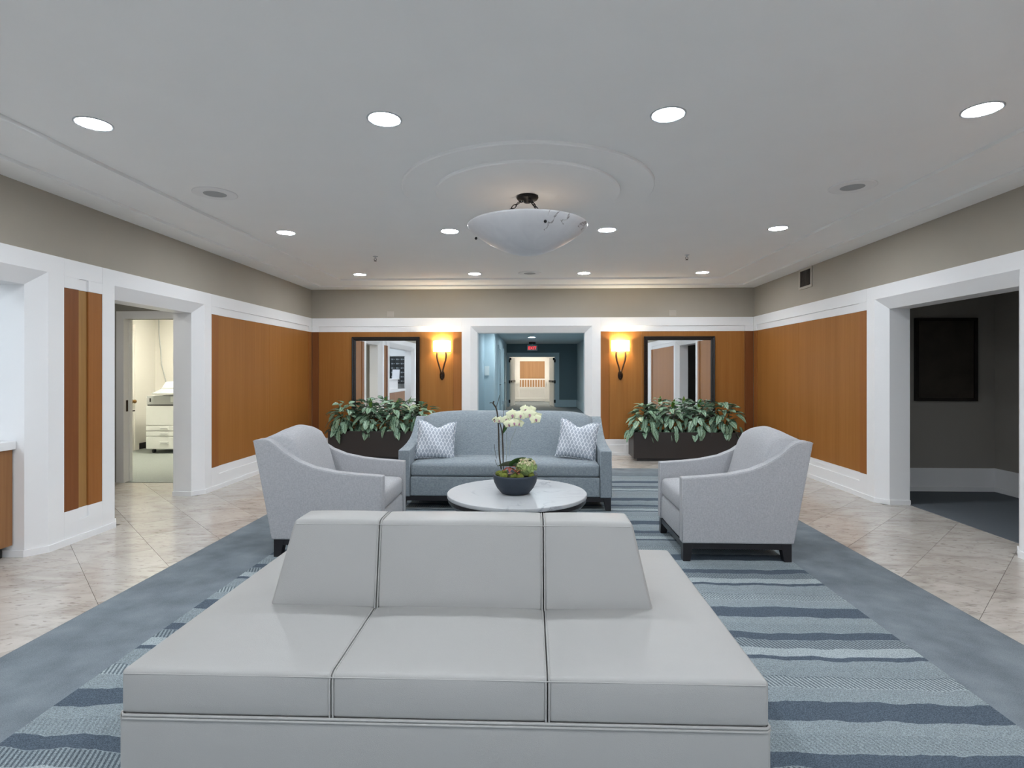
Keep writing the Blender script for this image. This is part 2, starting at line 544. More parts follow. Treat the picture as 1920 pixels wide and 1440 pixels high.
    d = mathn(nt, 'ABSOLUTE', mathn(nt, 'SUBTRACT', sx.outputs[1], 0.5))
    rib = mathn(nt, 'LESS_THAN', d, 0.035)
    oi = N(nt, 'ShaderNodeObjectInfo')
    vein = mathn(nt, 'SUBTRACT', mathn(nt, 'MULTIPLY', sx.outputs[0], 7.0), mathn(nt, 'MULTIPLY', d, 9.0))
    nz = N(nt, 'ShaderNodeTexNoise')
    nz.inputs['Scale'].default_value = 9
    nz.inputs['Detail'].default_value = 3
    ofs = N(nt, 'ShaderNodeVectorMath', operation='ADD')
    cmb = N(nt, 'ShaderNodeCombineXYZ')
    nt.links.new(oi.outputs['Random'], cmb.inputs[2])
    nt.links.new(tc.outputs['Generated'], ofs.inputs[0])
    nt.links.new(cmb.outputs[0], ofs.inputs[1])
    nt.links.new(ofs.outputs[0], nz.inputs['Vector'])
    s = mathn(nt, 'SINE', mathn(nt, 'MULTIPLY', vein, 2 * PI))
    s = mathn(nt, 'MULTIPLY_ADD', s, 0.13, mathn(nt, 'MULTIPLY_ADD', nz.outputs['Fac'], 1.3, 0.12))
    s = mathn(nt, 'SUBTRACT', s, mathn(nt, 'MULTIPLY', mathn(nt, 'POWER', mathn(nt, 'MULTIPLY', d, 2.0), 2.5), 0.65))
    rp = N(nt, 'ShaderNodeValToRGB')
    rp.color_ramp.elements[0].position, rp.color_ramp.elements[0].color = 0.40, (0.009, 0.052, 0.022, 1)
    rp.color_ramp.elements[1].position, rp.color_ramp.elements[1].color = 0.64, (0.30, 0.46, 0.33, 1)
    nt.links.new(s, rp.inputs[0])
    mx = N(nt, 'ShaderNodeMix', data_type='RGBA')
    nt.links.new(rib, mx.inputs[0])
    nt.links.new(rp.outputs[0], mx.inputs[6])
    mx.inputs[7].default_value = (0.035, 0.10, 0.045, 1)
    nt.links.new(mx.outputs[2], b.inputs['Base Color'])
    b.inputs['Roughness'].default_value = 0.34
    b.inputs['Specular IOR Level'].default_value = 0.45


make_materials()


# ================================================================== mesh helpers
class MB:
    def __init__(self, fn=None):
        self.v, self.f, self.fn = [], [], fn

    def add(self, vs, fs):
        n = len(self.v)
        self.v += [tuple(p) for p in vs]
        self.f += [tuple(i + n for i in f) for f in fs]
        return self

    def box(self, x0, x1, y0, y1, z0, z1):
        vs = [(x0, y0, z0), (x1, y0, z0), (x1, y1, z0), (x0, y1, z0), (x0, y0, z1), (x1, y0, z1), (x1, y1, z1), (x0, y1, z1)]
        return self.add(vs, [(0, 3, 2, 1), (4, 5, 6, 7), (0, 1, 5, 4), (1, 2, 6, 5), (2, 3, 7, 6), (3, 0, 4, 7)])

    def hexa(self, pts):
        return self.add(pts, [(0, 3, 2, 1), (4, 5, 6, 7), (0, 1, 5, 4), (1, 2, 6, 5), (2, 3, 7, 6), (3, 0, 4, 7)])

    def prism(self, poly, a0, a1, axis='z'):
        n = len(poly)
        mk = {'z': lambda p, a: (p[0], p[1], a), 'y': lambda p, a: (p[0], a, p[1]), 'x': lambda p, a: (a, p[0], p[1])}[axis]
        vs = [mk(p, a0) for p in poly] + [mk(p, a1) for p in poly]
        fs = [tuple(range(n)), tuple(range(2 * n - 1, n - 1, -1))]
        fs += [(i, (i + 1) % n, (i + 1) % n + n, i + n) for i in range(n)]
        return self.add(vs, fs)

    def loft(self, rings, closed=True, cap=True):
        n = len(rings[0])
        vs = [p for r in rings for p in r]
        fs = []
        for k in range(len(rings) - 1):
            for i in range(n if closed else n - 1):
                j = (i + 1) % n
                fs.append((k * n + i, k * n + j, (k + 1) * n + j, (k + 1) * n + i))
        if cap and closed:
            fs.append(tuple(range(n)))
            fs.append(tuple((len(rings) - 1) * n + i for i in range(n)))
        return self.add(vs, fs)

    def lathe(self, prof, c=(0, 0, 0), seg=32, a0=0.0, a1=None):
        full = a1 is None
        a1 = a0 + 2 * PI if full else a1
        cnt = seg if full else seg + 1
        rings = []
        for i in range(cnt):
            a = a0 + (a1 - a0) * i / seg
            rings.append([(c[0] + r * math.cos(a), c[1] + r * math.sin(a), c[2] + z) for r, z in prof])
        n = len(prof)
        vs = [p for r in rings for p in r]
        fs = []
        for i in range(seg):
            j = (i + 1) % cnt
            for k in range(n - 1):
                fs.append((i * n + k, j * n + k, j * n + k + 1, i * n + k + 1))
        return self.add(vs, fs)

    def tube(self, pts, rad, seg=8, cap=True):
        pts = [Vector(p) for p in pts]
        if isinstance(rad, (int, float)):
            rad = [rad] * len(pts)
        rings = []
        up = None
        for i, p in enumerate(pts):
            t = (pts[min(i + 1, len(pts) - 1)] - pts[max(i - 1, 0)]).normalized()
            if up is None:
                up = Vector((0, 0, 1)) if abs(t.z) < 0.9 else Vector((1, 0, 0))
            s = t.cross(up).normalized()
            up = s.cross(t).normalized()
            rings.append([tuple(p + (s * math.cos(a) + up * math.sin(a)) * rad[i])
                          for a in [2 * PI * k / seg for k in range(seg)]])
        return self.loft(rings, True, cap)

    def torus(self, c, R_, r, axis_m=None, seg=16, rs=6, sx=1.0):
        vs, fs = [], []
        for i in range(seg):
            a = 2 * PI * i / seg
            for j in range(rs):
                b_ = 2 * PI * j / rs
                p = Vector(((R_ + r * math.cos(b_)) * math.cos(a) * sx, (R_ + r * math.cos(b_)) * math.sin(a), r * math.sin(b_)))
                if axis_m is not None:
                    p = axis_m @ p
                vs.append(tuple(Vector(c) + p))
        for i in range(seg):
            for j in range(rs):
                fs.append((i * rs + j, ((i + 1) % seg) * rs + j, ((i + 1) % seg) * rs + (j + 1) % rs, i * rs + (j + 1) % rs))
        return self.add(vs, fs)

    def mesh(self, name, mats, smooth=False, weld=False):
        me = bpy.data.meshes.new(name)
        vs = self.v if self.fn is None else [self.fn(*p) for p in self.v]
        me.from_pydata(vs, [], self.f)
        bm = bmesh.new()
        bm.from_mesh(me)
        if weld:
            bmesh.ops.remove_doubles(bm, verts=bm.verts, dist=1e-5)
        bmesh.ops.recalc_face_normals(bm, faces=bm.faces)
        bm.to_mesh(me)
        bm.free()
        for mname in (mats if isinstance(mats, (list, tuple)) else [mats]):
            me.materials.append(MATS[mname])
        if smooth:
            me.polygons.foreach_set('use_smooth', [True] * len(me.polygons))
        me.update()
        return me

    def build(self, name, mat, parent=None, smooth=False, bevel=0.0, bseg=2, sub=0, loc=None, rot=None, angle=None, weld=False):
        o = bpy.data.objects.new(name, self.mesh(name, mat, smooth, weld))
        COL.objects.link(o)
        o.parent = parent
        if loc is not None:
            o.location = loc
        if rot is not None:
            o.rotation_euler = rot
        if bevel:
            md = o.modifiers.new('bevel', 'BEVEL')
            md.width = bevel
            md.segments = bseg
            md.limit_method = 'ANGLE'
            md.angle_limit = R(angle or 40)
            md.harden_normals = False
        if sub:
            md = o.modifiers.new('sub', 'SUBSURF')
            md.levels = sub
            md.render_levels = sub
        return o


def obj_from(me, name, parent=None, loc=(0, 0, 0), rot=(0, 0, 0), sc=(1, 1, 1)):
    o = bpy.data.objects.new(name, me)
    COL.objects.link(o)
    o.parent = parent
    o.location, o.rotation_euler, o.scale = loc, rot, sc
    return o


def thing(name, label, cat, loc=(0, 0, 0), rz=0.0, group=None):
    o = bpy.data.objects.new(name, None)
    COL.objects.link(o)
    o.empty_display_size = 0.1
    o.location = loc
    o.rotation_euler = (0, 0, rz)
    return tag(o, label, cat, group)


def tag(o, label, cat, group=None):
    o['label'], o['category'] = label, cat
    if group:
        o['group'] = group
    return o


def struct(o, label=None):
    o['kind'] = 'structure'
    if label:
        o['label'] = label
    return o


def copy_tree(o, parent=None):
    c = o.copy()
    COL.objects.link(c)
    c.parent = parent
    for ch in list(o.children):
        copy_tree(ch, c)
    return c


def softbox(hx, hy, hz, r, n=(10, 8, 3), top=0.0, front=0.0, side=0.0, bottom=0.0, fn=None):
    """rounded box with swelling faces, half sizes hx hy hz; fn maps the finished point"""
    def axis(h, k):
        a = [-h, -h + 0.35 * r, -h + 0.7 * r, -h + r]
        inner = [-h + r + (2 * h - 2 * r) * i / k for i in range(1, k)]
        return a + inner + [-x for x in reversed(a)]
    A = [axis(hx, n[0]), axis(hy, n[1]), axis(hz, n[2])]
    H = (hx, hy, hz)
    idx, vs, fs = {}, [], []

    def vert(i, j, k):
        key = (i, j, k)
        if key not in idx:
            p = Vector((A[0][i], A[1][j], A[2][k]))
            q = Vector([max(-H[t] + r, min(H[t] - r, p[t])) for t in range(3)])
            d = p - q
            if d.length > 1e-9:
                p = q + d.normalized() * r
            fx, fy, fz = 1 - (p.x / hx) ** 2, 1 - (p.y / hy) ** 2, 1 - (p.z / hz) ** 2
            fx, fy, fz = max(fx, 0), max(fy, 0), max(fz, 0)
            if p.z > 0:
                p.z += top * math.sqrt(fx * fy) * (p.z / hz)
            else:
                p.z -= bottom * math.sqrt(fx * fy) * (-p.z / hz)
            p.y += front * math.sqrt(fx * fz) * (p.y / hy)
            p.x += side * math.sqrt(fy * fz) * (p.x / hx)
            idx[key] = len(vs)
            vs.append(tuple(fn(p.x, p.y, p.z)) if fn else tuple(p))
        return idx[key]
    L = [len(a) for a in A]
    for ax in range(3):
        u, v = [t for t in range(3) if t != ax]
        for side_i in (0, L[ax] - 1):
            for i in range(L[u] - 1):
                for j in range(L[v] - 1):
                    q = []
                    for di, dj in ((0, 0), (1, 0), (1, 1), (0, 1)):
                        t = [0, 0, 0]
                        t[ax], t[u], t[v] = side_i, i + di, j + dj
                        q.append(vert(*t))
                    fs.append(tuple(q))
    return MB().add(vs, fs)


def trilinear(c8, hx, hy, hz):
    """map a centred box onto eight corners (same order as MB.box)"""
    c8 = [Vector(c) for c in c8]

    def f(x, y, z):
        u, v, w_ = (x / hx + 1) / 2, (y / hy + 1) / 2, (z / hz + 1) / 2
        a = (c8[0] * (1 - u) + c8[1] * u) * (1 - v) + (c8[3] * (1 - u) + c8[2] * u) * v
        b = (c8[4] * (1 - u) + c8[5] * u) * (1 - v) + (c8[7] * (1 - u) + c8[6] * u) * v
        return a * (1 - w_) + b * w_
    return f


# ================================================================== the shell of the room
FN_L = lambda s, n, z: (XL + n, s, z)
FN_R = lambda s, n, z: (XR - n, s, z)
FN_F = lambda s, n, z: (s, YF - n, z)
WT = 0.27           # wall thickness
SPLAY_T, SPLAY_D = 0.11, 0.085
HEAD = 2.135        # outer top of the splayed openings


def wall(name, fn, s0, s1, holes, z1=ZC):
    m = MB(fn)
    edges = sorted(holes)
    s = s0
    for a, b in edges:
        m.box(s, a, -WT, 0, 0, z1)
        m.box(a, b, -WT, 0, HEAD, z1)
        s = b
    m.box(s, s1, -WT, 0, 0, z1)
    return struct(m.build(name, 'taupe_paint'))


def opening(wallobj, fn, a, b, fa, fb, left=True, right=True):
    """flat casing plate around an opening and the splayed reveal lining it"""
    m = MB(fn)
    m.box(fa, a, 0, FACE, 0, RAIL1)
    m.box(b, fb, 0, FACE, 0, RAIL1)
    m.box(a, b, 0, FACE, HEAD, RAIL1)
    m.build('casing', 'white_trim', wallobj)
    prof = [(0, FACE), (SPLAY_T, FACE - SPLAY_D), (SPLAY_T, -WT), (0, -WT)]
    rings = []
    for k in range(4):
        ring = []
        for t, n in prof:
            s, z = [(a + t, 0), (a + t, HEAD - t), (b - t, HEAD - t), (b - t, 0)][k]
            ring.append((s, n, z))
        rings.append(ring)
    MB(fn).loft(rings, True, True).build('splayed_reveal', 'white_trim', wallobj)


def shoe_for_opening(m, a, b, fa, fb):
    e = 0.012
    pl = [(fa, FACE + e), (a + 0.003, FACE + e), (a + SPLAY_T + e, FACE - SPLAY_D + 0.004), (a + SPLAY_T + e, -WT - 0.002),
          (a + SPLAY_T - 0.004, -WT - 0.002), (a + SPLAY_T - 0.004, FACE - SPLAY_D - 0.004), (a - 0.003, FACE - 0.004), (fa, FACE - 0.004)]
    m.prism(pl, 0, 0.05)
    pr = [(a + b - s, n) for s, n in pl]
    d = fb - (a + b - fa)
    pr[0] = (fb, pr[0][1])
    pr[-1] = (fb, pr[-1][1])
    m.prism(pr, 0, 0.05)


def panel_bay(wallobj, fn, s0, s1, bounds, mats, recess):
    """wood panels between the rail and the base; recess flags mark the set-back planks"""
    pts = [s0] + bounds + [s1]
    rec = [(pts[i], pts[i + 1]) for i in range(len(pts) - 1) if recess[i]]
    MB(fn).box(s0 + 0.001, s1 - 0.001, 0, FACE, RAIL0 + 0.09, RAIL1).build('panel_rail', 'white_trim', wallobj, bevel=0.0015, bseg=1)
    lo = MB(fn)
    for i in range(len(pts) - 1):
        n1 = FACE - (0.012 if recess[i] else 0.0)
        lo.box(pts[i] + (0.001 if i == 0 else 0), pts[i + 1] - (0.001 if i == len(pts) - 2 else 0), 0, n1, RAIL0, RAIL0 + 0.09)
    lo.build('panel_rail', 'white_trim', wallobj)
    for i in range(len(pts) - 1):
        n1 = FACE - 0.003 - (0.012 if recess[i] else 0.0)
        g = 0.0012
        MB(fn).box(pts[i] + g, pts[i + 1] - g, -0.004, n1, WOOD0 + 0.001, RAIL0 - 0.001).build(
            'wood_panel', mats[i], wallobj, bevel=0.0012, bseg=1)
    return pts


def base_bay(m, s0, s1, pts, recess):
    m.box(s0 + 0.001, s1 - 0.001, 0, FACE, 0, WOOD0 - 0.09)
    for i in range(len(pts) - 1):
        n1 = FACE - (0.012 if recess[i] else 0.0)
        m.box(pts[i] + (0.001 if i == 0 else 0), pts[i + 1] - (0.001 if i == len(pts) - 2 else 0), 0, n1, WOOD0 - 0.09, WOOD0)


PW, SW, SD, PT = 'panel_wood', 'strip_wood', 'strip_wood_dark', 'plank_tan'


def build_wall(name, side, fn, s0, s1, openings, bays):
    wo = wall(name, fn, s0, s1, [(o[0], o[1]) for o in openings])
    base, shoe = MB(fn), MB(fn)
    for a, b, fa, fb in openings:
        opening(wo, fn, a, b, fa, fb)
        shoe_for_opening(shoe, a, b, fa, fb)
    for b0, b1, bounds, mats, recess in bays:
        pts = panel_bay(wo, fn, b0, b1, bounds, mats, recess)
        base_bay(base, b0, b1, pts, recess)
        shoe.box(b0, b1, FACE - 0.004, FACE + 0.012, 0, 0.05)
    bo = struct(base.build('baseboard_' + side, 'white_trim'))
    shoe.build('base_shoe', 'white_trim', bo)
    return wo


O1, O2 = (1.05, 4.137, 0.905, 4.283), (4.818, 6.178, 4.678, 6.315)
O3, O5 = (4.273, 6.03, 4.13, 6.17), (-1.019, 0.994, -1.161, 1.134)
wall_left = build_wall('wall_left', 'left', FN_L, YB, YF + WT, [O1, O2], [
    (4.283, 4.678, [4.43, 4.527], [SD, PT, SW], [0, 1, 0]),
    (6.315, YF - FACE, [6.467, 7.77, 9.13], [SW, PW, PW, SW], [0, 1, 1, 0]),
    ])
wall_right = build_wall('wall_right', 'right', FN_R, YB, YF + WT, [O3], [
    (6.17, YF - FACE, [6.306, 7.74, 9.13], [SW, PW, PW, SW], [0, 1, 1, 0]),
    (1.40, 4.13, [1.54, 3.99], [SW, PW, SW], [0, 1, 0]),
    ])
MB(FN_L).box(YB, 0.905, 0, FACE, 0, RAIL1).build('wall_lining', 'white_trim', wall_left)  # unseen walls behind the viewpoint, made white to bounce more light
MB(FN_R).box(YB, 1.25, 0, FACE, 0, RAIL1).build('wall_lining', 'white_trim', wall_right)
MB(FN_R).box(1.25, 1.40, 0, FACE, 0, RAIL1).build('casing', 'white_trim', wall_right)
wall_far = build_wall('wall_far', 'far', FN_F, XL, XR, [O5], [
    (XL + FACE, -1.161, [-3.57, -1.304], [SD, PW, SW], [0, 1, 0]),
    (1.134, XR - FACE, [1.274, 1.806, 3.476], [SW, PW, PW, SD], [0, 1, 1, 0])])
# unseen glazed front added behind the viewpoint so daylight lifts the dark ceiling
m = MB()
m.box(XL, XR, YB - 0.2, YB, 2.45, ZC).box(XL, XL + 0.25, YB - 0.2, YB, 0, 2.45).box(XR - 0.25, XR, YB - .2, YB, 0, 2.45)
struct(m.build('wall_back', 'white_trim'))
GX = [XL + 0.25 + (XR - XL - 0.5) * k / 5 for k in range(6)]
for k in range(5):
    wn = MB()
    a, b = GX[k], GX[k + 1]
    wn.box(a, a + 0.04, YB - .14, YB - .06, 0.06, 2.41).box(b - 0.04, b, YB - .14, YB - .06, 0.06, 2.41).box(a, b, YB - .14, YB - .06, 2.41, 2.45).box(a, b, YB - .14, YB - .06, 0, 0.06)
    wo_ = struct(wn.build('window_%d' % (k + 1), 'light_trim'))
    MB().box(a + .04, b - .04, YB - .105, YB - .095, 0.06, 2.41).build('pane', 'window_pane', wo_)
struct(MB().box(-30, 30, -40, YB - 0.31, -0.14, -0.02).build('added_ground_outside', 'added_pavement'))  # pale ground added outside to throw daylight up at the ceiling

# ceiling: a flat field with two stepped borders and a stepped round medallion
ce = struct(MB().box(XL - 0.3, XR + 0.3, YB - 0.2, YF + 0.3, ZC, ZC + 0.15).build('ceiling', 'ceiling_paint'))


def ring_frame(name, inset, z0, z1, parent):
    a0, a1, b0, b1 = XL, XR, YB, YF
    m = MB()
    m.box(a0, a1, b1 - inset, b1, z0, z1)
    m.box(a0, a1, b0, b0 + inset, z0, z1)
    m.box(a0, a0 + inset, b0 + inset, b1 - inset, z0, z1)
    m.box(a1 - inset, a1, b0 + inset, b1 - inset, z0, z1)
    return m.build(name, 'ceiling_paint', parent)


ring_frame('ceiling_border', 0.77, 2.775, ZC, ce)
ring_frame('ceiling_border', 0.29, 2.75, 2.775, ce)
MC = (-0.034, 4.42)
MB().lathe([(0.0, ZC), (0.975, ZC), (0.975, 2.784), (0.968, 2.778), (0.0, 2.778)], (MC[0], MC[1], 0), 96).build('ceiling_medallion', 'ceiling_paint', ce)
MB().lathe([(0.0, 2.778), (0.72, 2.778), (0.72, 2.764), (0.713, 2.758), (0.0, 2.758)], (MC[0], MC[1], 0), 96).build('ceiling_medallion', 'ceiling_paint', ce)
ZM = 2.758

# ------------------------------------------------------------------ floor with travertine tiles laid on the diagonal
floor = struct(MB().box(-9, 7, YB - 0.3, 34, -0.12, -0.012).build('floor', 'grout'))
RUG = (-2.53, 2.45, -0.4, 7.95)


def clip(poly, x0, x1, y0, y1):
    for ax, lim, sg in ((0, x0, 1), (0, x1, -1), (1, y0, 1), (1, y1, -1)):
        out = []
        for i in range(len(poly)):
            p, q = poly[i], poly[(i + 1) % len(poly)]
            pi, qi = sg * (p[ax] - lim) >= 0, sg * (q[ax] - lim) >= 0
            if pi:
                out.append(p)
            if pi != qi:
                t = (lim - p[ax]) / (q[ax] - p[ax])
                out.append((p[0] + t * (q[0] - p[0]), p[1] + t * (q[1] - p[1])))
        poly = out
        if len(poly) < 3:
            return []
    return poly


T, G = 0.6466, 0.0016
regions = [(XL, XR, 0.6, YF), (XL - WT, XL, O2[0] + SPLAY_T, O2[1] - SPLAY_T), (-5.32, XL - WT, 4.7, 6.78),
           (XR, XR + WT, O3[0] + SPLAY_T, O3[1] - SPLAY_T), (O5[0] + SPLAY_T, O5[1] - SPLAY_T, YF, YF + 0.12)]
for i in range(-14, 22):
    for j in range(-24, 10):
        a0, b0 = 0.66 + i * T, -1.36 + j * T
        cs = []
        for da, db in ((G, G), (T - G, G), (T - G, T - G), (G, T - G)):
            a, b = a0 + da, b0 + db
            cs.append(((a + b) / 2, (a - b) / 2))
        if all(RUG[0] + .03 < x < RUG[1] - .03 and RUG[2] < y < RUG[3] - .03 for x, y in cs):
            continue
        hr = random.Random(i * 91 + j)
        col = (hr.random(), hr.random(), hr.random(), 1)
        for rg in regions:
            pl = clip(cs, *rg)
            if len(pl) < 3:
                continue
            ar = abs(sum(pl[k][0] * pl[(k + 1) % len(pl)][1] - pl[(k + 1) % len(pl)][0] * pl[k][1] for k in range(len(pl)))) / 2
            if ar < 1e-4:
                continue
            t = MB().prism(pl, -0.013, 0.0).build('floor_tile', 'travertine', floor)
            t.color = col
# tiles behind the camera, never seen apart
struct(MB().box(XL, XR, YB, 0.598, -0.012, -0.0005).build('floor_slab', 'travertine', floor))

# ------------------------------------------------------------------ rug
rug = thing('area_rug', 'large blue-grey rug with wavy stripes and plain wide border under the seating', 'rug')
FI = (-1.95, 1.87, 0.15, 7.40)
z0, z1 = 0.0005, 0.012
m = MB()
m.box(RUG[0], RUG[1], FI[3], RUG[3], z0, z1)
m.box(RUG[0], RUG[1], RUG[2], FI[2], z0, z1)
m.box(RUG[0], FI[0], FI[2], FI[3], z0, z1)
m.box(FI[1], RUG[1], FI[2], FI[3], z0, z1)
m.build('border', 'rug_border', rug)
MB().box(FI[0], FI[1], FI[2], FI[3], z0, z1).build('striped_field', 'rug_stripes', rug)
e = MB()
for a, b, c, d in ((RUG[0] - .006, RUG[0], RUG[2], RUG[3]), (RUG[1], RUG[1] + .006, RUG[2], RUG[3]), (RUG[0] - .006, RUG[1] + .006, RUG[3], RUG[3] + .006)):
    e.box(a, b, c, d, z0, z1 - .002)
e.build('binding', 'carpet_edge', rug)

# ------------------------------------------------------------------ hall and copier room behind the left opening
hx0, hx1, hy0, hy1 = -5.32, XL - WT, 4.7, 6.78
DX0, DX1 = -5.055, -4.10
DZ = 2.03
m = MB()
m.box(hx0 - 0.1, hx0, hy0, hy1, 0, 2.4)
m.box(hx0, hx1, hy0 - 0.1, hy0, 0, 2.4)
m.box(hx0 - 0.1, DX0, hy1, hy1 + 0.12, 0, 2.4)
m.box(DX0, hx1, hy1, hy1 + 0.12, DZ, 2.4)
m.box(DX1, hx1, hy1, hy1 + 0.12, 0, DZ)
hallw = struct(m.build('wall_hall', 'hall_grey'))
struct(MB().box(hx0 - .1, hx1, hy0 - .1, hy1 + .12, 2.4, 2.5).build('ceiling_hall', 'ceiling_paint'))
fr = MB()
for k, (t, t0, dp) in enumerate(((0.095, 0.065, 0.012), (0.065, 0.035, 0.020), (0.035, 0.0, 0.028))):
    fr.box(DX0 - t, DX0 - t0, hy1 - dp, hy1, 0, DZ + t)
    fr.box(DX0 - t0, DX1, hy1 - dp, hy1, DZ + t0, DZ + t)
dfr = struct(fr.build('trim_1', 'white_trim'), 'stepped off-white door frame of the copier room')
MB().box(DX0, DX0 + 0.012, hy1 - 0.03, hy1 + 0.125, 0, DZ).build('jamb', 'white_trim', dfr)
MB().box(DX0 + 0.012, DX0 + 0.024, hy1 + 0.06, hy1 + 0.10, 0, DZ).build('stop', 'white_trim', dfr)
MB().box(DX0 + 0.012, DX0 + 0.015, hy1 + .01, hy1 + .045, 0.88, 1.02).build('strike_plate', 'bronze', dfr)

rx0, rx1, ry0, ry1 = -6.95, XL - WT, hy1 + 0.12, 10.1
m = MB()
m.box(rx0 - 0.1, rx0, ry0, ry1, 0, 2.6)
m.box(rx0 - 0.1, rx1, ry1, ry1 + 0.1, 0, 2.6)
m.box(rx0 - 0.1, hx0 - 0.1, ry0 - 0.1, ry0, 0, 2.6)
crw = struct(m.build('wall_copier', 'cream_wall'))
struct(MB().box(rx0 - .1, rx1, ry0, ry1 + .1, 2.6, 2.7).build('ceiling_copier', 'ceiling_paint'))
struct(MB().box(rx0, rx1, hy1 + 0.005, ry1, -0.011, 0.004).build('floor_copier', 'grey_carpet'))
m = MB()
m.box(rx0, rx0 + 0.012, 9.62, ry1, 0.004, 0.11)
m.box(rx0, rx1, ry1 - 0.012, ry1, 0.004, 0.11)
struct(m.build('baseboard_copier', 'black_base'))
# closed door in the copier room's side wall, only its latch edge in view
d2 = struct(MB().box(rx0, rx0 + 0.03, 8.55, 9.52, 0.005, 2.1).build('door_1', 'cream_wall'), 'cream door with bronze knob beside the copier')
MB().box(rx0, rx0 + 0.045, 9.52, 9.62, 0.0, 2.2).build('frame', 'cream_wall', d2)
kn = MB().lathe([(0.0, 0.0), (0.034, 0.0), (0.034, 0.012), (0.012, 0.016), (0.012, 0.035), (0.030, 0.042), (0.034, 0.060), (0.022, 0.074), (0, 0.076)], seg=16)
kn.build('knob', 'brass', d2, True, loc=(rx0 + 0.03, 9.46, 0.86), rot=(0, R(90), 0))
lv = MB().box(0, 0.05, -0.008, 0.008, -0.008, 0.008).box(0.035, 0.05, -0.09, 0.008, -0.01, 0.01)
lv.build('lever', 'bronze', d2, loc=(rx0 + 0.03, 9.46, 0.70))


def light_panel(name, label, x, y, z, sx, sy, mat, group=None):
    t = thing(name, label, 'light', (x, y, z), 0, group)
    m = MB()
    f = 0.02
    m.box(-sx / 2, sx / 2, -sy / 2, -sy / 2 + f, -0.02, 0)
    m.box(-sx / 2, sx / 2, sy / 2 - f, sy / 2, -0.02, 0)
    m.box(-sx / 2, -sx / 2 + f, -sy / 2 + f, sy / 2 - f, -0.02, 0)
    m.box(sx / 2 - f, sx / 2, -sy / 2 + f, sy / 2 - f, -0.02, 0)
    m.build('frame', 'white_paint', t)
    MB().box(-sx / 2 + f, sx / 2 - f, -sy / 2 + f, sy / 2 - f, -0.012, -0.002).build('diffuser', mat, t)
    return t


light_panel('ceiling_light_panel', 'square ceiling light panel inside the copier room', -5.5, 8.6, 2.6, 1.2, 0.6, 'troffer_copier')

t = thing('added_hall_light', 'unseen round light added to brighten the small hall before the copier room', 'ceiling light', (-4.55, 5.75, 2.4))  # lamp out of sight, put in to brighten the hall and door frame
MB().lathe([(0.083, 0.0), (0.098, 0.0), (0.098, -0.004), (0.094, -0.007), (0.086, -0.004), (0.083, 0)], seg=32).build('trim_ring', 'light_trim', t, True)
MB().lathe([(0, -0.003), (0.083, -0.003), (0.083, -0.0005), (0, -0.0005)], seg=32).build('lens', 'added_hall_lens', t)

# power cable hanging down the corner behind the copier
tag(MB().tube([(-6.86, 10.07, 2.55), (-6.85, 10.06, 2.1), (-6.82, 10.06, 1.8), (-6.80, 10.06, 1.5), (-6.72, 10.06, 1.2), (-6.70, 10.05, 0.9), (-6.66, 10.05, 0.5)], 0.009, 6)
    .build('power_cable', 'plastic_grey', smooth=True), 'thin grey cable hanging on cream wall above the copier', 'cable')


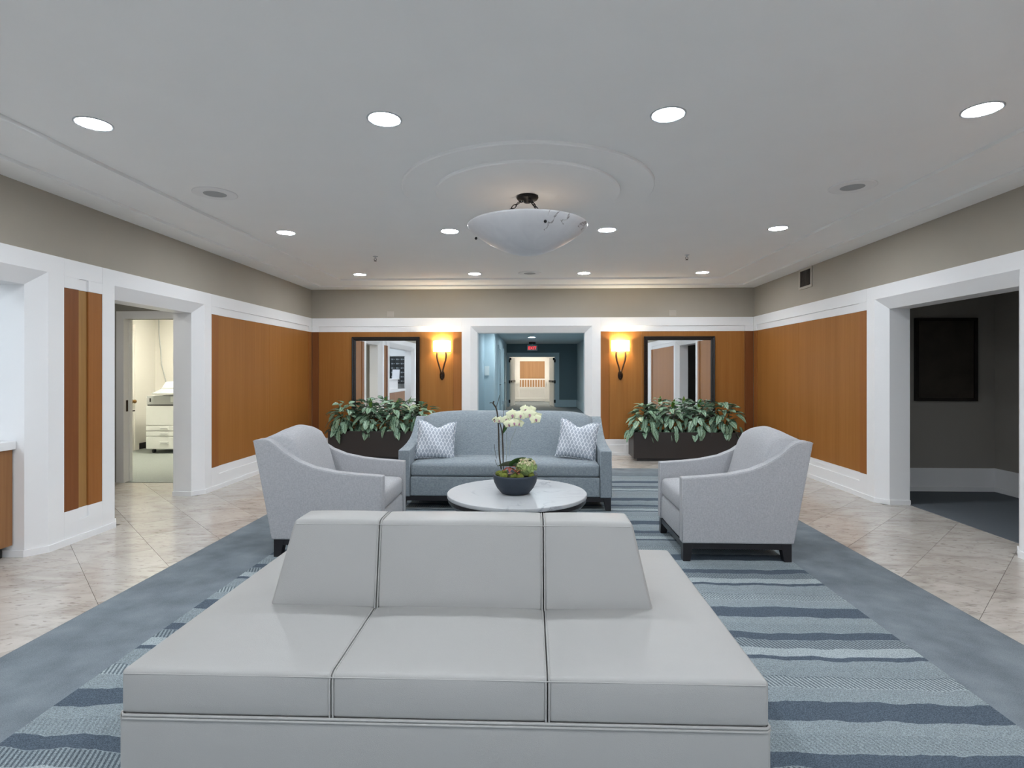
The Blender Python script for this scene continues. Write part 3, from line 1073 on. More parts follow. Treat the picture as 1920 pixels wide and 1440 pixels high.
def build_copier():
    X0, Y0 = -6.46, 9.16          # front left corner of the body
    t = thing('office_copier', 'white office copier with paper drawers in the bright side room', 'copier', (X0 + 0.35, Y0 + 0.35, 0.004))
    wd = 0.35
    MB().box(-wd, wd, -0.33, 0.33, 0.07, 0.80).build('body', 'plastic_white', t, bevel=0.008)
    zs = [(0.075, 0.285, 1), (0.29, 0.375, 1), (0.38, 0.465, 1), (0.47, 0.80, 0)]
    for a, b, h in zs:
        d = MB().box(-wd, wd, -0.35, -0.33, a + .003, b - .003).build('drawer' if h else 'front_door', 'plastic_white', t, bevel=0.006)
        if h:
            mz = (a + b) / 2
            MB().box(-0.11, 0.04, -0.362, -0.348, mz - 0.022, mz + 0.022).build('handle', 'plastic_white', d, bevel=0.004)
            MB().box(-0.09, 0.02, -0.364, -0.360, mz - 0.008, mz + 0.004).build('handle_slot', 'plastic_grey', d)
    u = MB().box(-wd, wd, -0.33, 0.33, 0.82, 0.965).build('output_unit', 'plastic_grey', t, bevel=0.006)
    MB().box(-wd + 0.005, wd - .005, -0.32, 0.32, 0.80, 0.82).build('seam_band', 'plastic_black', t)
    MB().box(-0.30, -0.275, -0.336, -0.33, 0.865, 0.925).build('lock_slot', 'plastic_black', u)
    MB().box(0.06, wd, -0.335, -0.28, 0.86, 0.96).build('exit_tray', 'plastic_white', u, bevel=0.004)
    MB().box(0.12, wd - 0.02, -0.30, 0.30, 0.965, 1.02).build('output_neck', 'plastic_black', t)
    cp = MB().hexa([(-0.20, -0.42, 0.995), (wd, -0.42, 0.995), (wd, -0.16, 1.05), (-0.20, -0.16, 1.05),
                    (-0.20, -0.42, 1.015), (wd, -0.42, 1.015), (wd, -0.16, 1.085), (-0.20, -0.16, 1.085)]).build('control_panel', 'plastic_grey', t, bevel=0.004)
    MB().hexa([(-0.08, -0.40, 1.018), (0.20, -0.40, 1.018), (0.20, -0.22, 1.068), (-0.08, -0.22, 1.068),
               (-0.08, -0.40, 1.024), (0.20, -0.40, 1.024), (0.20, -0.22, 1.074), (-0.08, -0.22, 1.074)]).build('screen', 'screen', cp)
    MB().box(-0.22, wd, -0.18, 0.33, 1.02, 1.09).build('scanner', 'plastic_grey', t, bevel=0.006)
    MB().hexa([(-0.20, -0.18, 1.09), (0.16, -0.18, 1.09), (0.16, 0.30, 1.09), (-0.20, 0.30, 1.09),
               (-0.16, -0.13, 1.20), (0.14, -0.13, 1.20), (0.14, 0.28, 1.20), (-0.16, 0.28, 1.20)]).build('document_feeder', 'plastic_white', t, bevel=0.012)
    MB().box(0.16, wd, -0.16, 0.30, 1.09, 1.19).build('feeder_tray', 'plastic_black', t, bevel=0.004)
    MB().hexa([(-wd - 0.10, -0.2, 0.93), (-wd, -0.2, 0.83), (-wd, 0.2, 0.83), (-wd - 0.10, 0.2, 0.93),
               (-wd - 0.10, -0.2, 0.94), (-wd, -0.2, 0.845), (-wd, 0.2, 0.845), (-wd - 0.10, 0.2, 0.94)]).build('bypass_tray', 'plastic_white', t)
    for sx in (-1, 1):
        for sy in (-1, 1):
            MB().lathe([(0, -0.015), (0.034, -0.015), (0.034, 0.015), (0, 0.015)], seg=14).build(
                'caster', 'plastic_black', t, loc=(sx * 0.27, sy * 0.26, 0.035), rot=(0, R(90), 0))
    return t


build_copier()

# ------------------------------------------------------------------ mail alcove behind the nearer left opening
ax0, ax1, ay0, ay1 = -5.3, XL - WT, 0.75, 4.15
struct(MB().box(ax0 - 0.1, ax0, ay0, ay1, 0, 2.5).build('wall_alcove_back', 'white_wall'))
struct(MB().box(ax0 - .1, ax1, ay1, ay1 + 0.1, 0, 2.5).build('wall_alcove_far', 'white_wall'))
struct(MB().box(ax0 - .1, ax1, ay0 - 0.1, ay0 - 0.001, 0, 2.5).build('wall_alcove_near', 'white_wall'))
struct(MB().box(ax0 - .1, ax1, ay0 - .1, ay1 + .1, 2.5, 2.6).build('ceiling_alcove', 'ceiling_paint'))
struct(MB().box(ax0, XL, ay0, ay1, -0.011, -0.0005).build('floor_alcove', 'travertine'))
light_panel('ceiling_light_panel', 'rectangular ceiling light panel inside the mail alcove', -4.6, 2.4, 2.5, 0.6, 1.2, 'troffer_alcove')
ct = thing('service_counter', 'wood-fronted service counter with white top at the left edge', 'counter', (-4.13, 2.84, 0))
MB().box(-0.29, 0.285, -1.17, 1.175, 0.09, 0.80).build('cabinet', 'counter_wood', ct)
MB().box(-0.29, 0.22, -1.15, 1.16, 0.0, 0.09).build('toe_kick', 'black_base', ct)
MB().box(-0.30, 0.31, -1.18, 1.18, 0.80, 0.862).build('countertop', 'white_trim', ct, bevel=0.004)
MB().box(0.05, 0.07, -1.18, 1.18, 0.862, 1.14).build('ledge_panel', 'white_trim', ct)
MB().box(-0.10, 0.12, -1.18, 0.45, 1.14, 1.17).build('ledge', 'white_trim', ct)
pp = tag(MB().hexa([(-0.11, -0.004, 0), (0.11, -0.004, 0), (0.11, 0.004, 0), (-0.11, 0.004, 0),
                    (-0.11, -0.07, 0.27), (0.11, -0.07, 0.27), (0.11, -0.062, 0.27), (-0.11, -0.062, 0.27)])
         .build('paper_notice', 'paper', loc=(-4.08, 1.85, 1.171)), 'white paper notice propped on the counter ledge', 'notice')
mb = thing('mailbox_unit', 'bank of black mailboxes with pale plates on the alcove end wall', 'mailboxes', (-3.985, ay0, 0))
MB().box(-0.46, 0.0, 0, 0.30, 1.0, 1.84).build('case', 'mailbox_black', mb)
for r_ in range(6):
    for c_ in range(3):
        x = -0.445 + c_ * 0.15
        z = 1.01 + r_ * 0.137
        dd = MB().box(x, x + 0.138, 0.30, 0.31, z, z + 0.125).build('mailbox_door', 'mailbox_black', mb)
        MB().box(x + 0.02, x + 0.075, 0.31, 0.313, z + 0.05, z + 0.09).build('name_plate', 'mailbox_silver', dd)
        MB().lathe([(0, 0), (0.012, 0), (0.012, 0.006), (0, 0.006)], seg=10).build('lock', 'steel', dd, loc=(x + 0.108, 0.31, z + 0.07), rot=(R(-90), 0, 0))
ms = thing('parcel_locker', 'grey steel locker doors beside the black mailboxes', 'mailboxes', (-4.47, ay0, 0))
MB().box(-0.42, 0, 0, 0.28, 1.0, 1.84).build('case', 'mailbox_silver', ms)
for z in (1.01, 1.29, 1.57):
    dd = MB().box(-0.41, -0.01, 0.28, 0.292, z, z + 0.26).build('locker_door', 'mailbox_silver', ms)
    MB().box(-0.25, -0.17, 0.292, 0.30, z + 0.12, z + 0.14).build('handle', 'steel', dd)
uc = thing('wall_cabinet', 'white cabinet above the mailboxes in the alcove', 'cabinet', (-4.44, ay0, 1.86))
MB().box(-0.46, 0.455, 0, 0.30, 0, 0.6).build('body', 'white_trim', uc)
for x in (-0.455, 0.003):
    MB().box(x, x + 0.448, 0.30, 0.315, 0.005, 0.595).build('door', 'white_trim', uc)

# ------------------------------------------------------------------ dark room behind the right opening
bx0, bx1, by0, by1 = XR + WT, 5.3, 2.4, 6.6
m = MB()
m.box(bx0, bx1 + 0.1, by1, by1 + 0.1, 0, 2.5)
m.box(bx1, bx1 + 0.1, by0, by1, 0, 2.5)
m.box(bx0, bx1 + .1, by0 - .1, by0, 0, 2.5)
struct(m.build('wall_side_room', 'dark_room_wall'))
struct(MB().box(bx0, bx1 + .1, by0 - .1, by1 + .1, 2.5, 2.6).build('ceiling_side_room', 'dark_room_wall'))
struct(MB().box(bx0 - 0.004, bx1, by0, by1, -0.011, 0.006).build('floor_side_room', 'charcoal_carpet'))
m = MB()
for z0_, z1_, d in ((0.006, 0.27, 0.015), (0.006, 0.06, 0.027)):
    m.box(bx0, bx1 - d, by1 - d, by1, z0_, z1_)
    m.box(bx1 - d, bx1, by0, by1, z0_, z1_)
struct(m.build('baseboard_side_room', 'white_trim'))
pc = thing('framed_picture', 'very dark framed picture on the wall of the unlit room', 'picture', (4.735, by1 - 0.001, 1.04))
pw, ph = 0.69, 0.95
for a, b, c, d in ((-pw / 2, -pw / 2 + .035, 0, ph), (pw / 2 - .035, pw / 2, 0, ph), (-pw / 2 + .035, pw / 2 - .035, 0, .035), (-pw / 2 + .035, pw / 2 - .035, ph - .035, ph)):
    MB().box(a, b, -0.04, 0, c, d).build('frame_rail', 'mirror_frame', pc)
MB().box(-pw / 2 + .035, pw / 2 - .035, -0.02, 0, .035, ph - .035).build('canvas', 'painting', pc)

# ------------------------------------------------------------------ corridor beyond the far opening
cy0, jy, ey = YF + WT, 14.5, 21.9
CZ = 2.46
m = MB()
m.box(-2.6, -1.23, cy0, jy, 0, CZ)
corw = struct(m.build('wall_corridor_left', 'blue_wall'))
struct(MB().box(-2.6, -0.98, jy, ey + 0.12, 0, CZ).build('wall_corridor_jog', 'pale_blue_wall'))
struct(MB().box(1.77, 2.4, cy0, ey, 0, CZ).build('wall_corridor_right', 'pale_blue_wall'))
dx0, dx1, dz = -0.87, 0.90, 1.95
m = MB()
m.box(-0.98, dx0, ey, ey + 0.12, 0, CZ)
m.box(dx1, 2.4, ey, ey + 0.12, 0, CZ)
m.box(dx0, dx1, ey, ey + 0.12, dz, CZ)
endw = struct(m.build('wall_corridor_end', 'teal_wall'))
struct(MB().box(-2.6, 2.4, cy0 - 0.01, ey + 0.12, CZ, CZ + 0.1).build('ceiling_corridor', 'corridor_ceiling'))
struct(MB().box(-1.23, 1.77, YF + 0.12, ey + 0.4, -0.011, 0.006).build('floor_corridor', 'corridor_carpet'))
cs_ = MB()
cs_.box(dx0 - 0.12, dx0, ey - 0.02, ey, 0, dz + 0.17).box(dx1, dx1 + 0.17, ey - 0.02, ey, 0, dz + 0.17).box(dx0, dx1, ey - 0.02, ey, dz, dz + 0.17)
struct(cs_.build('trim_2', 'pale_blue_wall'))
struct(MB().box(dx1 + 0.17, 1.77, ey - 0.03, ey, 0, 0.28).build('baseboard_corridor_end', 'pale_blue_wall'))
struct(MB().box(1.735, 1.77, cy0, ey - 0.03, 0, 0.28).build('baseboard_corridor_right', 'pale_blue_wall'))
struct(MB().box(-0.98, -0.955, jy + 0.01, ey - .02, 0, 0.28).build('baseboard_corridor_left', 'pale_blue_wall'))
# closed doors along the corridor's left wall
for k, yy in enumerate((16.2, 18.9)):
    dc = struct(MB().box(-0.98, -0.95, yy, yy + 0.95, 0, 2.05).build('door_%d' % (k + 2), 'blue_wall'))
    c = MB()
    c.box(-0.98, -0.935, yy - 0.1, yy, 0, 2.15).box(-0.98, -0.935, yy + .95, yy + 1.05, 0, 2.15).box(-0.98, -0.935, yy, yy + .95, 2.05, 2.15)
    c.build('frame', 'pale_blue_wall', dc)
    MB().tube([(-0.95, yy + 0.08, 1.0), (-0.90, yy + 0.08, 1.0), (-0.90, yy + 0.2, 1.0)], 0.01, 6).build('lever', 'bronze', dc)


def hinge_set(parent, x, sx):
    for z in (0.22, 0.98, 1.80):
        MB().box(x - 0.025 * (sx < 0), x + 0.025 * (sx > 0), ey - 0.036, ey - 0.0201, z - 0.055, z + 0.055).build('hinge', 'black_iron', parent)


for sx, hx in ((-1, dx0), (1, dx1)):
    side = 'left' if sx < 0 else 'right'
    d = thing('corridor_door', 'white fire door leaf folded open on the %s of the far doorway' % side, 'door', (hx, ey + 0.13, 0), 0, 'double doors at the corridor end')
    ang = R(80)
    # leaf swings away from the corridor
    ux, uy = -sx * math.cos(ang), math.sin(ang)
    nx, ny = -uy, ux
    def P(a, t, z):
        return (ux * a + nx * t + (-sx) * 0.01, uy * a + ny * t, z)
    MB().hexa([P(0, -.02, .012), P(.86, -.02, .012), P(.86, .02, .012), P(0, .02, .012), P(0, -.02, dz - .02), P(.86, -.02, dz - .02), P(.86, .02, dz - .02), P(0, .02, dz - .02)]).build('leaf', 'white_paint', d)
    MB().hexa([P(.06, -.06, .95), P(.80, -.06, .95), P(.80, .06, .95), P(.06, .06, .95), P(.06, -.06, 1.03), P(.80, -.06, 1.03), P(.80, .06, 1.03), P(.06, .06, 1.03)]).build('push_bar', 'black_iron', d)
    for z in (0.22, 0.98, 1.80):
        MB().box(-0.03, 0.03, -0.16, -0.05, z - 0.06, z + 0.06).build('hinge', 'black_iron', d)
    MB().box(-sx * 0.03 - .04, -sx * 0.03 + .04, -0.10, 0.02, dz - 0.12, dz - 0.03).build('closer', 'black_iron', d)

# exit sign
ex = thing('exit_sign', 'red EXIT sign hanging from the corridor ceiling', 'sign', (0.02, 20.6, CZ))
MB().box(-0.12, 0.12, -0.05, 0.05, -0.06, 0.0).build('canopy', 'black_iron', ex)
MB().box(-0.02, 0.02, -0.02, 0.02, -0.10, -0.06).build('stem', 'plastic_grey', ex)
sb = MB().box(-0.185, 0.185, -0.02, 0.02, -0.31, -0.10).build('sign_panel', 'plastic_grey', ex, bevel=0.004)
cu = bpy.data.curves.new('exit_text', 'FONT')
cu.body = 'EXIT'
cu.size = 0.15
cu.align_x = 'CENTER'
cu.extrude = 0.003
cu.offset = 0.004
to = bpy.data.objects.new('exit_text', cu)
COL.objects.link(to)
dg = bpy.context.evaluated_depsgraph_get()
me = bpy.data.meshes.new_from_object(to.evaluated_get(dg))
bpy.data.objects.remove(to)
me.materials.clear()
me.materials.append(MATS['exit_red'])
le = obj_from(me, 'lettering', ex, (0, -0.024, -0.265), (R(90), 0, 0))
le['label'] = 'glowing red letters EXIT'

# lights of the corridor
def small_disc(name, label, x, y, z, r, mat, group=None):
    t = thing(name, label, 'light', (x, y, z), 0, group)
    MB().lathe([(r, 0.0), (r + 0.02, 0.0), (r + 0.02, -0.008), (r, -0.010), (r, 0)], seg=28).build('trim_ring', 'light_trim', t, True)
    MB().lathe([(0, -0.004), (r, -0.004), (r, -0.001), (0, -0.001)], seg=28).build('lens', mat, t)
    return t


small_disc('corridor_downlight', 'round light on the corridor ceiling before the EXIT sign', 0.0, 17.6, CZ, 0.11, 'hall_glow', 'corridor lights')
small_disc('corridor_downlight', 'round corridor light hidden just past the far opening', 0.1, 11.2, CZ, 0.11, 'hall_glow', 'corridor lights')
small_disc('corridor_downlight', 'round corridor light between the opening and the jog', -0.4, 14.2, CZ, 0.11, 'hall_glow', 'corridor lights')
tag(MB().box(-0.06, 0.06, -0.02, 0, -0.12, 0.12).build('room_sign', 'plastic_white', loc=(-1.16, jy - 0.001, 1.40)), 'small white room sign on the pale blue corridor wall', 'sign')

# landing behind the double doors: frame, railing, wood wall
ly = 26.0
m = MB()
m.box(-3, -0.55, ly - 0.1, ly, 0, 2.6).box(0.60, 3, ly - 0.1, ly, 0, 2.6).box(-0.55, 0.60, ly - 0.1, ly, 1.86, 2.6)
m.box(-2.2, -2.1, ey + .12, ly, 0, 2.6).box(2.1, 2.2, ey + .12, ly, 0, 2.6)
struct(m.build('wall_landing', 'white_paint'))
struct(MB().box(-3, 3, ey + .12, 31, 2.6, 2.7).build('ceiling_landing', 'white_paint'))
struct(MB().box(-3, 3, ey + .4, ly + 5, -0.011, 0.004).build('floor_landing', 'corridor_carpet'))
struct(MB().box(-3, 3, 30, 30.1, 0, 2.6).build('wall_landing_back', 'stair_wood'))
struct(MB().box(-3, 3, 29.9, 30, 0, 0.45).build('baseboard_landing', 'white_paint'))
struct(MB().box(-0.75, 0.80, ly - 0.13, ly - 0.1, 1.86, 2.02).box(-0.75, -0.55, ly - 0.13, ly - .1, 0, 1.86).box(0.60, 0.80, ly - .13, ly - .1, 0, 1.86).build('trim_3', 'white_paint'))
rl = thing('stair_railing', 'white baluster railing across the landing beyond the double doors', 'railing', (0.02, ly - 0.35, 0))
MB().box(-0.95, 0.95, -0.04, 0.04, 1.00, 1.06).build('handrail', 'white_paint', rl)
MB().box(-0.95, 0.95, -0.03, 0.03, 0.13, 0.18).build('bottom_rail', 'white_paint', rl)
bme = MB().box(-0.016, 0.016, -0.016, 0.016, 0.18, 1.0).mesh('baluster', 'white_paint')
for k in range(15):
    obj_from(bme, 'baluster', rl, (-0.84 + k * 0.12, 0, 0))
struct(MB().box(-0.55, 0.60, ly + 0.1, ly + 0.16, 0, 0.66).build('wall_landing_low', 'white_paint'))
light_panel('ceiling_light_panel', 'square ceiling light panel over the landing past the doors', 0, 24.2, 2.6, 0.9, 0.9, 'stair_glow', 'landing lights')
light_panel('ceiling_light_panel', 'square ceiling light panel before the landing wood wall', 0, 28.3, 2.6, 0.9, 0.9, 'stair_glow', 'landing lights')

# ================================================================== recessed lights, speakers, sprinklers
LX, LY = (-2.515, -0.83, 0.755, 2.445), (3.13, 5.65, 8.12)
rows = {3.13: 'nearest row', 5.65: 'middle row', 8.12: 'farthest row'}
cols = ('first from the left', 'second from the left', 'third from the left', 'fourth from the left')
ring_me = MB().lathe([(0.083, 0.0), (0.098, 0.0), (0.098, -0.004), (0.094, -0.007), (0.086, -0.004), (0.083, 0)], seg=40).mesh('trim_ring', 'light_trim', True)
lens_me = MB().lathe([(0, -0.003), (0.083, -0.003), (0.083, -0.0005), (0, -0.0005)], seg=40).mesh('lens', 'downlight_glow')
for y in LY:
    for k, x in enumerate(LX):
        t = thing('recessed_downlight', 'round recessed ceiling light, %s in the %s' % (cols[k], rows[y]), 'ceiling light', (x, y, ZC), 0, 'recessed ceiling lights')
        obj_from(ring_me, 'trim_ring', t)
        obj_from(lens_me, 'lens', t)
for y in (0.6, -1.9):  # extra rows out of view, added to light the bench and ceiling
    for k, x in enumerate(LX):
        t = thing('recessed_downlight', 'round ceiling light added out of view, %s in the row %s' % (cols[k], 'above the bench front' if y > 0 else 'by the added glazing'), 'ceiling light', (x, y, ZC), 0, 'recessed ceiling lights')
        obj_from(ring_me, 'trim_ring', t)
        obj_from(lens_me, 'lens', t)

for (x, y), lb in (((-2.53, 4.39), 'round white ceiling speaker left of the alabaster lamp'), ((2.467, 4.40), 'round white ceiling speaker right of the alabaster lamp'),
                   ((-0.03, 8.09), 'round white ceiling speaker near the far wall')):
    t = thing('ceiling_speaker', lb, 'speaker', (x, y, ZC), 0, 'ceiling speakers')
    MB().lathe([(0.085, 0), (0.165, 0), (0.165, -0.004), (0.155, -0.007), (0.09, -0.009), (0.085, -0.006)], seg=44).build('ring', 'speaker_ring', t, True)
    MB().lathe([(0, -0.006), (0.085, -0.006), (0.085, 0), (0, 0)], seg=36).build('grille', 'speaker_grille', t)
for (x, y), lb in (((-1.93, 6.85), 'small ceiling sprinkler head on the left'), ((1.89, 6.9), 'small ceiling sprinkler head on the right')):
    t = thing('fire_sprinkler', lb, 'sprinkler', (x, y, ZC), 0, 'ceiling sprinklers')
    MB().lathe([(0, 0), (0.032, 0), (0.028, -0.006), (0.010, -0.010), (0.009, -0.03), (0, -0.03)], seg=16).build('escutcheon', 'light_trim', t, True)
    MB().tube([(-0.012, 0, -0.028), (-0.014, 0, -0.045), (0, 0, -0.056), (0.014, 0, -0.045), (0.012, 0, -0.028)], 0.003, 5).build('frame', 'bronze', t)
    MB().lathe([(0, -0.058), (0.017, -0.058), (0.017, -0.061), (0, -0.061)], seg=12).build('deflector', 'bronze', t)

# alabaster bowl lamp on three chains
lamp = thing('alabaster_pendant', 'veined white alabaster bowl lamp hanging on dark chains from the ceiling medallion', 'pendant lamp', (MC[0], MC[1], 0))
can = MB().lathe([(0, ZM), (0.085, ZM), (0.087, ZM - 0.012), (0.078, ZM - 0.026), (0.03, ZM - 0.03), (0.026, ZM - 0.05), (0, ZM - 0.052)], seg=28).build('canopy', 'black_iron', lamp, True)
zr, Rr = 2.525, 0.472
prof = [(0.0, 2.295), (0.05, 2.297), (0.13, 2.313), (0.22, 2.347), (0.31, 2.393), (0.39, 2.444), (0.445, 2.488), (0.468, 2.512), (Rr, 2.523), (0.466, zr + .002),
        (0.452, 2.515), (0.43, 2.492), (0.37, 2.447), (0.29, 2.399), (0.20, 2.357), (0.12, 2.326), (0.0, 2.312)]
MB().lathe(prof, seg=72).build('bowl', 'alabaster', lamp, True)
link_m = None
for k in range(3):
    a = R(-72 + 120 * k)
    top = Vector((0.05 * math.cos(a), 0.05 * math.sin(a), ZM - 0.03))
    bot = Vector((0.405 * math.cos(a), 0.405 * math.sin(a), 2.470))
    MB().torus(top, 0.014, 0.0035, Matrix.Rotation(R(90), 3, 'X') @ Matrix.Rotation(a, 3, 'Y'), 12, 5).build('hook', 'black_iron', can)
    dirv = (bot - top)
    n = 9
    ch = MB()
    q = dirv.to_track_quat('X', 'Z').to_matrix()
    for i in range(n):
        c = top + dirv * ((i + 0.6) / (n + 0.6))
        rot = q @ Matrix.Rotation(R(90) * (i % 2), 3, 'X')
        ch.torus(c, 0.0125, 0.0035, rot, 12, 5, 1.75)
    ch.build('chain', 'black_iron', lamp, True)
    # ball finial outside the bowl wall
    fb = Vector((0.425 * math.cos(a), 0.425 * math.sin(a), 2.452))
    MB().lathe([(0, -0.012), (0.009, -0.008), (0.012, 0), (0.009, 0.008), (0, 0.012)], seg=14).build('finial', 'black_iron', lamp, True, loc=fb)
pl = bpy.data.lights.new('bowl_light', 'POINT')
pl.energy = BOWL_W
pl.color = (1.0, 0.84, 0.66)
pl.shadow_soft_size = 0.05
po = bpy.data.objects.new('bowl_light', pl)
COL.objects.link(po)
po.parent = lamp
po.location = (0, 0, 2.47)

# ================================================================== wall sconces
for sx, lb in ((-1.491, 'lit wall sconce with white half-round shade, left of the far opening'), (1.457, 'lit wall sconce with white half-round shade, right of the far opening')):
    fy = YF - FACE + 0.014
    t = thing('wall_sconce', lb, 'wall lamp', (sx, fy, 0), 0, 'pair of wall sconces')
    # half-round shade, open above and below
    Z0, Z1, rx, ry = 1.71, 1.885, 0.146, 0.110
    outer = [(rx * math.cos(a), -ry * math.sin(a) - 0.012) for a in [PI * k / 20 for k in range(21)]]
    inner = [(p[0] * 0.97, p[1] * 0.96) for p in reversed(outer)]
    MB().prism(outer + inner, Z0, Z1).build('shade', 'sconce_shade', t, False)
    for s in (-1, 1):
        pts = [(s * 0.010, -0.035, 1.335), (s * 0.020, -0.045, 1.40), (s * 0.042, -0.055, 1.48), (s * 0.066, -0.060, 1.56), (s * 0.076, -0.058, 1.63), (s * 0.072, -0.055, 1.69), (s * 0.060, -0.055, 1.735)]
        MB().tube(pts, [0.011, 0.012, 0.0135, 0.015, 0.016, 0.015, 0.012], 10).build('arm', 'bronze_lit', t, True)
        MB().lathe([(0, 0), (0.013, 0.002), (0.013, 0.05), (0, 0.052)], seg=12).build('candle_sleeve', 'white_paint', t, True, loc=(s * 0.060, -0.055, 1.735))
    bp_ = MB()
    rings = []
    for k, (z, rr, d) in enumerate(((1.235, 0.004, 0.008), (1.25, 0.022, 0.022), (1.28, 0.038, 0.032), (1.32, 0.043, 0.038), (1.36, 0.036, 0.034), (1.39, 0.018, 0.024), (1.402, 0.004, 0.01))):
        rings.append([(rr * math.cos(a), -d * max(0, math.sin(a)), z) for a in [2 * PI * i / 16 for i in range(16)]])
    bp_.loft(rings).build('back_plate', 'bronze', t, True)
    MB().lathe([(0, -0.008), (0.006, -0.005), (0.008, 0), (0.005, 0.006), (0, 0.008)], seg=10).build('screw', 'bronze', t, True, loc=(0, -0.042, 1.275))
    L = bpy.data.lights.new('sconce_light', 'POINT')
    L.energy = SCONCE_W
    L.color = WARM
    L.shadow_soft_size = 0.03
    lo_ = bpy.data.objects.new('sconce_light', L)
    COL.objects.link(lo_)
    lo_.parent = t
    lo_.location = (0, -0.055, 1.81)

# ================================================================== mirrors
for xa, xb, lb in ((-3.0, -1.862, 'dark-framed mirror on the far wall behind the left planter'), (1.838, 2.985, 'dark-framed mirror on the far wall behind the right planter')):
    ya = YF - FACE + 0.014
    t = thing('wall_mirror', lb, 'mirror', ((xa + xb) / 2, ya, 0.60), 0, 'pair of wall mirrors')
    w2, hh, fw = (xb - xa) / 2, 1.355, 0.065
    for (p0, p1, p2, p3) in (((-w2, 0), (w2, 0), (w2 - fw, fw), (-w2 + fw, fw)), ((-w2, hh), (w2, hh), (w2 - fw, hh - fw), (-w2 + fw, hh - fw)),
                             ((-w2, 0), (-w2, hh), (-w2 + fw, hh - fw), (-w2 + fw, fw)), ((w2, 0), (w2, hh), (w2 - fw, hh - fw), (w2 - fw, fw))):
        o0 = [Vector((p[0], 0, p[1])) for p in (p0, p1, p2, p3)]
        m = MB().hexa([tuple(v) for v in o0] + [(v.x, -0.045 if i < 2 else -0.022, v.z) for i, v in enumerate(o0)])
        fr_ = m.build('frame_rail', 'mirror_frame', t, bevel=0.005)
    bd = MB()
    q = fw * 0.55
    cnt = 46
    for i in range(cnt):
        z = q + (hh - 2 * q) * (i + 0.5) / cnt
        for s in (-1, 1):
            bd.torus((s * (w2 - q), -0.036, z), 0.006, 0.006, Matrix.Rotation(R(90), 3, 'X'), 6, 4)
    for i in range(42):
        x = -w2 + q + (2 * w2 - 2 * q) * (i + .5) / 42
        bd.torus((x, -0.036, hh - q), 0.006, 0.006, Matrix.Rotation(R(90), 3, 'X'), 6, 4)
    bo = bd.build('beading', 'mirror_frame', t, True)
    bo['kind'] = 'stuff'
    MB().box(-w2 + fw - 0.004, w2 - fw + 0.004, -0.016, -0.008, fw - 0.004, hh - fw + 0.004).build('glass', 'mirror_glass', t)
    MB().box(-w2 + 0.01, w2 - 0.01, -0.008, -0.001, 0.01, hh - 0.01).build('backing', 'black_base', t)

# ================================================================== air vent, blank plates
v = thing('air_vent', 'taupe air vent grille high on the right wall', 'vent', (XR, 7.55, 2.615))
VS, VH = 0.175, 0.135
for a, b, c, d in ((-VS, VS, VH - .03, VH), (-VS, VS, -VH, -VH + .03), (-VS, -VS + .03, -VH + .03, VH - .03), (VS - .03, VS, -VH + .03, VH - .03)):
    MB().box(-0.014, 0, a, b, c, d).build('frame_rail', 'vent_paint', v)
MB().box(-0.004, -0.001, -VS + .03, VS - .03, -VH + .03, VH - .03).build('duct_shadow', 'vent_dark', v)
for k in range(12):
    y = -VS + .045 + k * 0.0238
    m = MB().hexa([(-0.012, y, -VH + .03), (-0.010, y + .002, -VH + .03), (-0.003, y + .014, -VH + .03), (-0.005, y + .012, -VH + .03),
                   (-0.012, y, VH - .03), (-0.010, y + .002, VH - .03), (-0.003, y + .014, VH - .03), (-0.005, y + .012, VH - .03)])
    m.build('blade', 'vent_blade', v)
for x, lb in ((-2.36, 'blank square plate above the left mirror'), (2.31, 'blank square plate above the right mirror')):
    o = tag(MB().box(-0.058, 0.058, -0.008, 0, -0.045, 0.045).build('blank_plate', 'outlet_plate', loc=(x, YF, 2.335), bevel=0.003), lb, 'plate', 'blank wall plates')

# ================================================================== seating
ARM_PROF = [(0.0, 0.599), (0.10, 0.604), (0.19, 0.610), (0.34, 0.626), (0.49, 0.657), (0.60, 0.702), (0.70, 0.768), (0.765, 0.826), (0.81, 0.856), (0.86, 0.867), (0.90, 0.863), (0.925, 0.853)]


